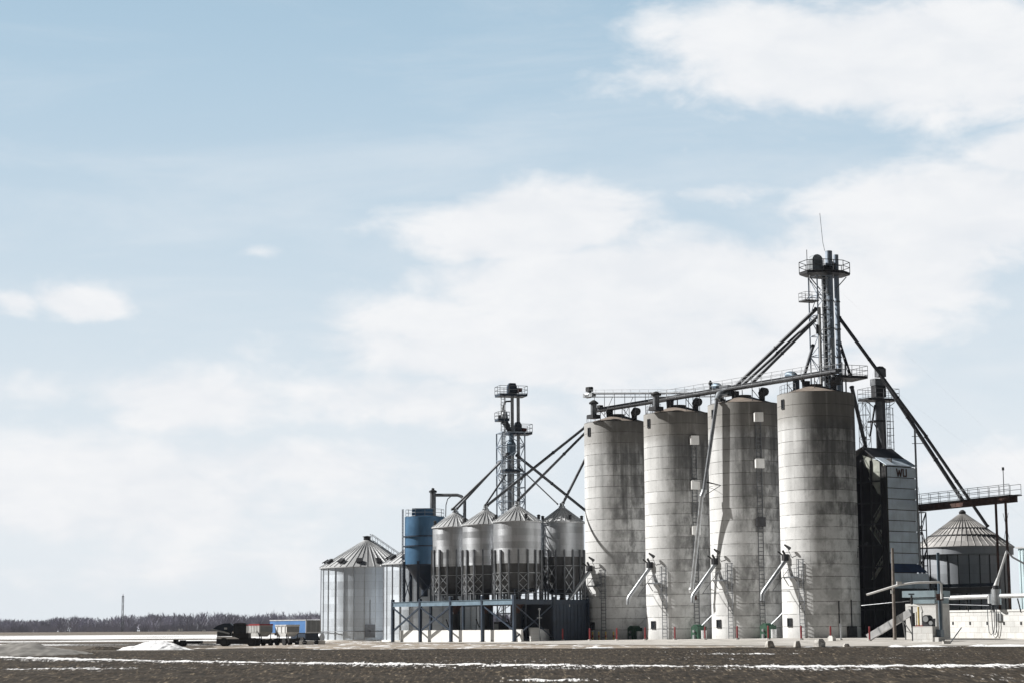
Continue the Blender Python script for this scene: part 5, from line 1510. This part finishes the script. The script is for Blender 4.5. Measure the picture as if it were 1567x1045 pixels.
# block hut with its machinery
h0 = at(1409, 975, 211); h0.z = g(h0.x, h0.y)
hx = Vector((.78, -.62, 0)).normalized(); hn = Vector((-.62, -.78, 0)).normalized()
t_ = thing('block_hut', h0, 'small white block hut with pale blue band roof beside the steel post', 'hut')
def hz_(py): return at(1409, py, 210).z - h0.z
MB().obox(h0 + UP * hz_(923) / 2 + hx * .1 - hn * 1.6, hx * 1.78, hn * 1.6, UP * hz_(923) / 2).build('wall', M['base'], t_)
MB().obox(h0 + UP * (hz_(914) + hz_(923)) / 2 - hn * 1.6 + hx * .55, hx * 1.25, hn * 1.7, UP * (hz_(914) - hz_(923) - .02) / 2).build('lower_band', M['hutband'], t_)
MB().obox(h0 + UP * (hz_(903) + hz_(913)) / 2 - hn * 1.6, hx * 1.9, hn * 1.85, UP * (hz_(903) - hz_(913)) / 2).build('upper_band', M['hutband'], t_)
b0 = at(1418, 984, 204.5); b0.z = g(b0.x, b0.y) - .1
t_ = thing('concrete_plinth', b0, 'stepped pale concrete plinth in front of the block hut', 'plinth')
MB().obox(b0 + UP * .85, hx * 1.1, hn * .8, UP * .85).build('blocks', M['block'], t_)
MB().obox(b0 + hx * 1.4 + UP * .3, hx * .3, hn * .7, UP * .3).build('step', M['base'], t_)
MB().obox(b0 + hx * 1.45 - hn * .3 + UP * .95, hx * .22, hn * .4, UP * .4).build('side_box', M['bluegrey'], t_)
pz = b0.z + 1.7
t_ = thing('pump_engine', (b0.x, b0.y, pz), 'dark greasy pump engine with cream pipes standing on the concrete plinth', 'engine')
q = Vector((b0.x, b0.y, pz))
mb = MB().box(q + hx * .35, (1.1, .7, .55), hx); mb.tube(q + hx * .2 + UP * .75 - hn * .4, q + hx * .2 + UP * .75 + hn * .4, .42, 14); mb.box(q + hx * .75 + UP * .5, (.45, .5, .3), hx); mb.build('engine_block', M['dark'], t_)
mb = MB().tube(q + hx * .25 + UP * .75 + hn * .42, q + hx * .25 + UP * .75 + hn * .55, .3, 14); mb.tube(q + hx * .8 + UP * .35 + hn * .4, q + hx * .8 + UP * .35 + hn * .55, .22, 12); mb.build('pulley', M['grey'], t_)
for k, xx in enumerate((-1.05, -.75, -.4)): MB().tube(q + hx * xx + hn * .1, q + hx * xx + UP * (1.5 + .5 * (k == 1)) + hn * .1, .1, 8).build('pipe', M['yellow' if k == 1 else 'hopwhite'], t_)
MB().box(q + hx * -.6, (.9, .6, .12), hx).build('bed_plate', M['redmotor'], t_)
MB().path([q + hx * -.35 + UP * 1.4, q + hx * -.5 + UP * 2.0, q - hx * 1.1 + UP * 2.15, q - hx * 1.9 + UP * 2.15], .1, 8).build('pipe', M['hopwhite'], t_)
c = at(1397, 976, 206.5); c.z = gtop(c.x, c.y)
t_ = thing('valve_stand', c, 'dark T-topped valve stand beside the inclined chute', 'valve')
MB().tube(c, Vector((c.x, c.y, at(1397, 910, 206.5).z)), .11, 8).build('stem', M['dark'], t_); z_ = at(1397, 908.5, 206.5).z
MB().beam(Vector((c.x - .3, c.y, z_)), Vector((c.x + .3, c.y, z_)), .14).build('handwheel', M['dark'], t_)
# inclined white chute
a, b_ = at(1329, 975, 212), at(1394, 936, 209.5)
t_ = thing('inclined_conveyor', a, 'white boxed conveyor slanting up from the ground to the block hut', 'conveyor')
MB().beam(a, b_, .6, .72).build('casing', M['whitesteel'], t_)
mb = MB()
for k in (.28, .52, .76): mb.beam(a.lerp(b_, k) - (b_ - a).normalized() * .06, a.lerp(b_, k) + (b_ - a).normalized() * .06, .66, .78)
mb.build('joint_strip', M['galv'], t_)
e_ = b_ + Vector((.1, 0, -.1)); MB().tube(e_, Vector((e_.x + .25, e_.y, g(e_.x, e_.y) + .4)), .32, 10, .22).build('outlet', M['dark'], t_)
q = a.lerp(b_, .8); MB().beam(q - UP * .3, Vector((q.x + .3, q.y, g(q.x, q.y))), .12).beam(q - UP * .3, Vector((q.x + 1.4, q.y, g(q.x, q.y))), .1).build('support', M['galv'], t_)
# dark bin boot behind the swing pipe
c = at(1480, 930, 232); c.z = g(c.x, c.y)
t_ = thing('walkway_platform', c, 'dark low platform with mesh side in front of the cone-roofed bin', 'platform')
hh = at(1480, 898, 232).z - c.z
MB().obox(c + UP * (hh - .35), U * 4.4, N * .6, UP * .35).build('mesh_side', M['hopper'], t_); MB().obox(c + UP * (hh + .25), U * 4.5, N * .3, UP * .18).build('duct', M['navy'], t_)
for k in (-3.8, 0, 3.8): MB().beam(c + U * k, c + U * k + UP * (hh - .7), .2).build('leg', M['dark'], t_)

# ------------------------------------------------------------------ bollards, rubble
GB = 'red bollards along the silo apron'
proto = None
labs = ['red bollard in front of the dark cladding left of the farthest silo', 'red bollard below the left edge of the farthest silo', 'red bollard in front of the middle of the farthest silo', 'red bollard below the gap between the farthest and third silo',
        'red bollard in front of the ladder of the third silo', 'red bollard beside the green housing of the third silo', 'red bollard in front of the ladder of the second silo', 'red bollard beside the green housing of the second silo',
        'red bollard below the discharge ladder of the nearest silo', 'red bollard in front of the right half of the nearest silo', 'red bollard beside the foot of the inclined conveyor']
for k, px in enumerate((861, 902.5, 944, 987.5, 1033, 1079, 1128.5, 1176, 1226.5, 1271.5, 1331)):
    p, _ = on_row(px, 12.0); p.z = gtop(p.x, p.y)
    if proto is None:
        proto = thing('bollard', p, labs[k], 'bollard', GB)
        MB().lathe([(.09, .1), (.09, 1.45), (.06, 1.5), (0, 1.5)], p, 10).build('pipe', M['red'], proto)
        MB().lathe([(.24, -.05), (.22, .14), (0, .14)], p, 8, False).build('concrete_foot', M['rubble'], proto)
    else:
        dup(proto, p, labs[k])
p, _ = on_row(1287, 11.0); p.z = gtop(p.x, p.y)
t_ = thing('bollard', p, 'pale grey bollard without red paint before the nearest silo', 'bollard'); MB().lathe([(.1, 0), (.1, 1.75), (0, 1.75)], p, 10).build('pipe', M['galv'], t_); MB().lathe([(.2, -.05), (.2, .08), (0, .08)], p, 8).build('concrete_foot', M['rubble'], t_)
proto = None
for k, (px, lab) in enumerate(((907, 'faded yellow post at the foot of the farthest silo, nearest its left edge'), (916.5, 'faded yellow post at the foot of the farthest silo, left of its ladder'), (927, 'faded yellow post at the foot of the farthest silo, right of its ladder'), (939, 'faded yellow post at the foot of the farthest silo, farthest right'))):
    p, _ = on_row(px, 6.0); p.z = gtop(p.x, p.y)
    if proto is None:
        proto = thing('guard_post', p, lab, 'post', 'yellow posts at the farthest silo'); MB().lathe([(.11, 0), (.11, 1.0), (.05, 1.06), (0, 1.06)], p, 10).build('pipe', M['yellow'], proto); MB().lathe([(.112, .35), (.112, .6)], p, 10).build('band', M['red'], proto)
    else: dup(proto, p, lab)
def chunk(px, py, w_, h_, seed, label, rotate=0.3):
    rnd = random.Random(seed)
    c = at(px, py, 187); Yd = 187
    for k in range(60):
        c = at(px, py, Yd)
        if c.z > g(c.x, c.y): Yd += 1
    c.z = g(c.x, c.y) + .03
    s_ = Yd / 3032
    w2, h2 = w_ * s_ / 2, h_ * s_
    X = Vector((math.cos(rotate), math.sin(rotate), 0)); Y_ = UP.cross(X)
    mb = MB(); P = []
    for z_, k in ((-.05, 1.0), (h2 * .55, .95), (h2, .62)):
        P.append([c + X * w2 * k * a * rnd.uniform(.8, 1.1) + Y_ * w2 * .8 * k * b * rnd.uniform(.8, 1.1) + UP * z_ * rnd.uniform(.88, 1.05) for a, b in ((-1, -1), (0, -1.15), (1, -1), (1.1, 0), (1, 1), (0, 1.1), (-1, 1), (-1.1, 0))])
    V = [q for rg in P for q in rg]; n = 8
    Fs = [(r_ * n + i, r_ * n + (i + 1) % n, (r_ + 1) * n + (i + 1) % n, (r_ + 1) * n + i) for r_ in range(2) for i in range(n)] + [tuple(range(2 * n, 3 * n))]
    mb.add(V, Fs)
    tag(mb.build('concrete_chunk', M['rubble']), label, 'concrete block', 'broken concrete blocks at the field edge')
chunk(1178, 992, 13, 10, 1, 'squarish broken concrete block, leftmost of four at the field edge')
chunk(1220, 992, 10, 9, 2, 'small broken concrete block, second from the left at the field edge')
chunk(1254, 991, 15, 12, 3, 'largest slanted concrete block at the field edge, below the nearest silo', .6)
chunk(1295, 990.5, 9, 5, 4, 'low flat concrete block, rightmost of four at the field edge')
p, _ = on_row(1273, 13.5); p.z = gtop(p.x, p.y)
tag(MB().box(p, (.7, .5, .42), U).box(p + UP * .42, (.5, .4, .12), U).build('white_block', M['hopwhite']), 'small white block at the foot of a red bollard before the nearest silo', 'block')
c = at(1448, 984, 196); c.z = g(c.x, c.y) + .02
tag(MB().box(c, (.62, .5, .30)).box(c + UP * .3, (.7, .56, .06)).build('drain_pit_box', M['rubble']), 'small grey drain box on the snow before the steel post', 'box')

# ------------------------------------------------------------------ vehicles and implements at the left
VY = 255.0
VS = VY * .9895 / 3000
def vp(px, py, Y=VY): return at(px, py, Y)
def wheel(mbT, mbR, c, r, w, ax=Vector((0, 1, 0))):
    mbT.tube(c - ax * w / 2, c + ax * w / 2, r, 20); mbR.tube(c - ax * (w / 2 + .02), c + ax * (w / 2 + .02), r * .5, 12)
def wheels(t_, pts, r, w):
    for c in pts:
        mT, mR = MB(), MB(); wheel(mT, mR, c, r, w); o = mT.build('wheel', M['black'], t_); mR.build('rim', M['dark'], o)
X1 = Vector((1, 0, 0))
def base(px, Y=VY): c = at(px, 980, Y); c.z = g(c.x, c.y) + .02; return c
def slab(mb, px0, px1, py0, py1, Y, dep):
    a, b_ = at(px0, py1, Y), at(px1, py0, Y)
    mb.obox(Vector(((a.x + b_.x) / 2, Y + dep / 2, (a.z + b_.z) / 2)), Vector(((b_.x - a.x) / 2, 0, 0)), Vector((0, dep / 2, 0)), Vector((0, 0, (b_.z - a.z) / 2)))
    return mb
# low flat trailer
c = base(297)
t_ = thing('flat_trailer', c, 'low black flat trailer parked beside the snow pile', 'trailer')
slab(MB(), 284, 307, 980, 984.5, VY, 1.9).build('bed', M['black'], t_)
slab(MB(), 305, 331, 985, 986.2, VY + .8, .2).build('drawbar', M['dark'], t_)
mb = MB(); slab(mb, 263, 284, 981.5, 983.5, VY + .2, 1.3); slab(mb, 265, 272, 978, 982, VY + .3, .7); slab(mb, 275, 283, 979, 982, VY + .3, 1.0); mb.build('gear_frame', M['dark'], t_)
for px in (270, 279): 
    q = at(px, 986, VY + .1); wheels(t_, [Vector((q.x, VY + .1, c.z + .32)), Vector((q.x, VY + 1.7, c.z + .32))], .32, .25)
# dark farm machine
c = base(352)
t_ = thing('combine_harvester', c, 'black farm machine with cab and sloping unloading tube, farthest left of the parked row', 'combine')
mb = MB(); slab(mb, 331, 397, 976, 985, VY, 2.6); slab(mb, 332, 352, 966, 973, VY + .3, 2.2); slab(mb, 355, 380, 968, 977, VY, 2.6); mb.build('body', M['black'], t_)
mb = MB(); slab(mb, 357, 377, 955, 969, VY + .2, 2.0); cb = mb.build('cab', M['glass'], t_)
mb = MB(); a, b_ = at(356, 955.2, VY), at(378, 952.6, VY); mb.prism([Vector((a.x, VY + .1, a.z)), Vector((b_.x, VY + .1, a.z)), Vector((b_.x - .25, VY + .1, b_.z)), Vector((a.x + .3, VY + .1, b_.z))], (0, 2.2, 0)); mb.build('roof', M['dark'], cb)
mb = MB(); pts = [at(326, 961.5, VY + .5), at(333, 956.5, VY + .5), at(343, 953.2, VY + .5), at(352, 953.2, VY + .5), at(357, 957, VY + .5), at(357, 966, VY + .5), at(345, 966, VY + .5)]
mb.prism(pts, (0, 1.6, 0)); mb.build('front_hood', M['navy'], t_)
MB().beam(at(323, 962.3, VY), at(351, 968.8, VY), .22, .18).build('unloading_tube', M['galv'], t_)
mb = MB(); a, b_ = at(331, 977, VY - .25), at(366, 974, VY - .25); mb.prism([a, at(366, 977, VY - .25), at(358, 973.6, VY - .25), at(332, 973.2, VY - .25)], (0, .5, 0)); mb.build('snowy_fender', M['snow'], t_)
slab(MB(), 343, 347.5, 959.5, 962.5, VY + .42, .06).build('side_mirror', M['whitesteel'], t_)
q0 = at(343, 980, VY); q1 = at(385, 980, VY); wheels(t_, [Vector((q0.x, VY - .05, c.z + .55)), Vector((q0.x, VY + 2.6, c.z + .55)), Vector((q1.x, VY - .05, c.z + .5)), Vector((q1.x, VY + 2.6, c.z + .5))], .55, .45)
# wagons and trailer stand square to the silo row
VXw = -N
def ub(mb, c, l0, l1, w0, w1, z0, z1):
    return mb.obox(c + U * (l0 + l1) / 2 + VXw * (w0 + w1) / 2 + UP * (z0 + z1) / 2, U * (l1 - l0) / 2, VXw * (w1 - w0) / 2, UP * (z1 - z0) / 2)
def uwheels(t2, c, ls, W_, r, w):
    for l in ls:
        for ww in (0, W_):
            q = c + U * l + VXw * ww + UP * r
            mT, mR = MB(), MB(); wheel(mT, mR, q, r, w, VXw); o = mT.build('wheel', M['black'], t2); mR.build('rim', M['dark'], o)
def wagon(px, ptop, pbot, Y, L_, W_, lab, side, end, rail, nrib):
    c = base(px, Y); c = c - UP * .02
    t2 = thing('grain_wagon', c, lab, 'grain wagon', 'grain wagons in the parked row')
    z1 = at(px, ptop, Y).z - c.z; z0 = at(px, pbot, Y).z - c.z; zm = z0 + (z1 - z0) * .42
    P = lambda l, w_, z: c + U * l + VXw * w_ + UP * z
    top = [P(0, 0, z1), P(0, W_, z1), P(L_, W_, z1), P(L_, 0, z1)]; mid = [P(0, 0, zm), P(0, W_, zm), P(L_, W_, zm), P(L_, 0, zm)]
    bot = [P(.5, .12, z0), P(.5, W_ - .5, z0), P(L_ - .3, W_ - .5, z0), P(L_ - .3, .12, z0)]
    mb = MB(); mb.add(bot + mid + top, [(i, (i + 1) % 4, 4 + (i + 1) % 4, 4 + i) for i in range(4)] + [(4 + i, 4 + (i + 1) % 4, 8 + (i + 1) % 4, 8 + i) for i in range(4)] + [(3, 2, 1, 0)])
    mb.build('hopper_box', M[side], t2)
    mb = MB()
    for k in range(nrib): ub(mb, c, L_ * (k + .4) / nrib - .06, L_ * (k + .4) / nrib + .06, -.07, -.005, zm - .05, z1)
    mb.build('side_rib', M[end], t2)
    ub(MB(), c, -.03, -.004, .05, W_ - .05, zm + .02, z1 - .05).build('shaded_end', M['grey'], t2)  # shade on the wagon's end put in as grey over the white box
    mb = MB()
    for p_, q_ in zip(top, top[1:] + top[:1]): mb.beam(p_ + UP * .1, q_ + UP * .1, .13, .2)
    mb.build('top_rail', M[rail], t2)
    mb = MB(); ub(mb, c, -.3, L_ + .9, .2, W_ - .2, .3, .85); mb.beam(P(-.1, W_ / 2, .6), P(-1.2, W_ / 2, .45), .12)
    for l in (.25, L_ - .25):
        for w_ in (.15, W_ - .15): mb.beam(P(l, w_, .7), P(l, w_, zm + .05), .1)
    mb.build('chassis', M['black'], t2)
    uwheels(t2, c, (.5, L_ - .5), W_, .46, .3)
wagon(397.5, 956.5, 973.5, VY + 1.5, 2.9, 1.9, 'grain wagon with red top rail and pale ribbed side, next to the black machine', 'hopwhite', 'white', 'red', 7)
wagon(438.5, 957.5, 973.5, VY, 2.9, 1.9, 'plain white grain wagon without red rail, in front of the blue trailer', 'white', 'whitesteel', 'whitesteel', 3)
TY = VY + 3.5
c = base(468, TY); z1 = at(468, 947.3, TY).z - c.z; z0 = at(468, 967.5, TY).z - c.z
t_ = thing('semi_trailer', c, 'long blue semi trailer with rear doors greyed for shade, parked behind the wagons', 'trailer')
TL, TW = 9.4, 2.2
ub(MB(), c, .02, TL, 0, TW, z0, z1 - .12).build('box', M['blue2'], t_)
mb = MB(); ub(mb, c, -.02, TL + .02, -.05, .06, z1 - .14, z1); ub(mb, c, -.02, TL + .02, TW - .06, TW + .05, z1 - .14, z1); mb.build('top_rail', M['whitesteel'], t_)
ub(MB(), c, .02, TL, .06, TW - .06, z1 - .119, z1 - .05).build('roof', M['whitesteel'], t_)
mb = MB(); ub(mb, c, -.06, .02, -.06, .1, z0 - .05, z1 + .01); ub(mb, c, -.06, .02, TW - .1, TW + .06, z0 - .05, z1 + .01); ub(mb, c, -.06, .02, .1, TW - .1, z0 - .05, z0 + .1); mb.build('rear_frame', M['whitesteel'], t_)
rd = ub(MB(), c, -.04, .01, .1, TW - .1, z0 + .1, z1 - .14).build('rear_door', M['grey'], t_)  # grey colour carries the shade on the rear doors
mb = MB()
for w_ in (.7, 1.5): ub(mb, c, -.075, -.045, w_ - .02, w_ + .02, z0 + .15, z1 - .2)
mb.build('latch_bar', M['galv'], rd)
ub(MB(), c, .3, 4.0, .1, TW - .1, .55, z0 - .02).build('lower_skirt', M['navy'], t_)
ub(MB(), c, 4.05, TL - .4, .5, TW - .5, z0 - .35, z0 - .02).build('chassis', M['black'], t_)
uwheels(t_, c, (.8, 1.9), TW, .48, .3)
mb = MB(); mb.beam(c + U * 7.6 + VXw * .4, c + U * 7.6 + VXw * .4 + UP * z0, .14); mb.build('landing_leg', M['dark'], t_)
MB().beam(c + U * 7.6 + VXw * (TW - .4), c + U * 7.6 + VXw * (TW - .4) + UP * z0, .14).build('landing_leg', M['dark'], t_)
# grey shed behind, propane tank, blocks
c = at(486, 985, 276); c.z = g(c.x, c.y) + .1
t_ = thing('water_tank', c, 'grey round-topped tank lying beside the foot of the big silver bin', 'tank')
MB().tube(c + Vector((-.75, .5, .75)), c + Vector((.65, -.3, .75)), .62, 20).build('shell', M['galv'], t_)
MB().box(c + Vector((-.4, .2, 0)), (.25, 1.0, .25)).box(c + Vector((.4, -.1, 0)), (.25, 1.0, .25)).build('saddle', M['dark'], t_)
for px, w_, lab in ((461.5, .55, 'pale concrete block under the rear of the blue trailer'), (474, 1.15, 'longest pale concrete block left of the big silver bin'), (492, .9, 'pale concrete block at the left foot of the big silver bin')):
    c = at(px, 985, 250); c.z = g(c.x, c.y)
    tag(MB().box(c, (w_, .6, .5)).box(c + UP * .5, (w_ * .9, .5, .06)).build('concrete_block', M['base']), lab, 'concrete block', 'pale blocks left of the big bin')
for px, lab in ((466, 'dark tyre between the pale blocks, left one'), (484, 'dark tyre between the pale blocks, right one')):
    c = at(px, 985, 249.5); c.z = g(c.x, c.y)
    ring = [c + Vector((.2 * math.cos(2 * math.pi * k / 16), 0, .3 + .2 * math.sin(2 * math.pi * k / 16))) for k in range(17)]
    tag(MB().path(ring, .10, 8).build('old_tyre', M['black']), lab, 'tyre', 'tyres left of the big bin')
# ------------------------------------------------------------------ air
mb = MB().obox((0, 1080, 25.5), (1640, 0, 0), (0, 1620, 0), (0, 0, 27.5))
me_ = bpy.data.materials.new('air'); me_.use_nodes = True
ht = NT(me_.node_tree)
hv = ht.n('ShaderNodeVolumePrincipled'); ho = ht.n('ShaderNodeOutputMaterial')
hv.inputs['Color'].default_value = (.74, .82, .98, 1)
hv.inputs['Density'].default_value = 0.00005
hv.inputs['Anisotropy'].default_value = 0.0
ht.link(hv.outputs[0], ho.inputs['Volume'])
hz_o = mb.build('haze', me_)
hz_o['kind'] = 'stuff'
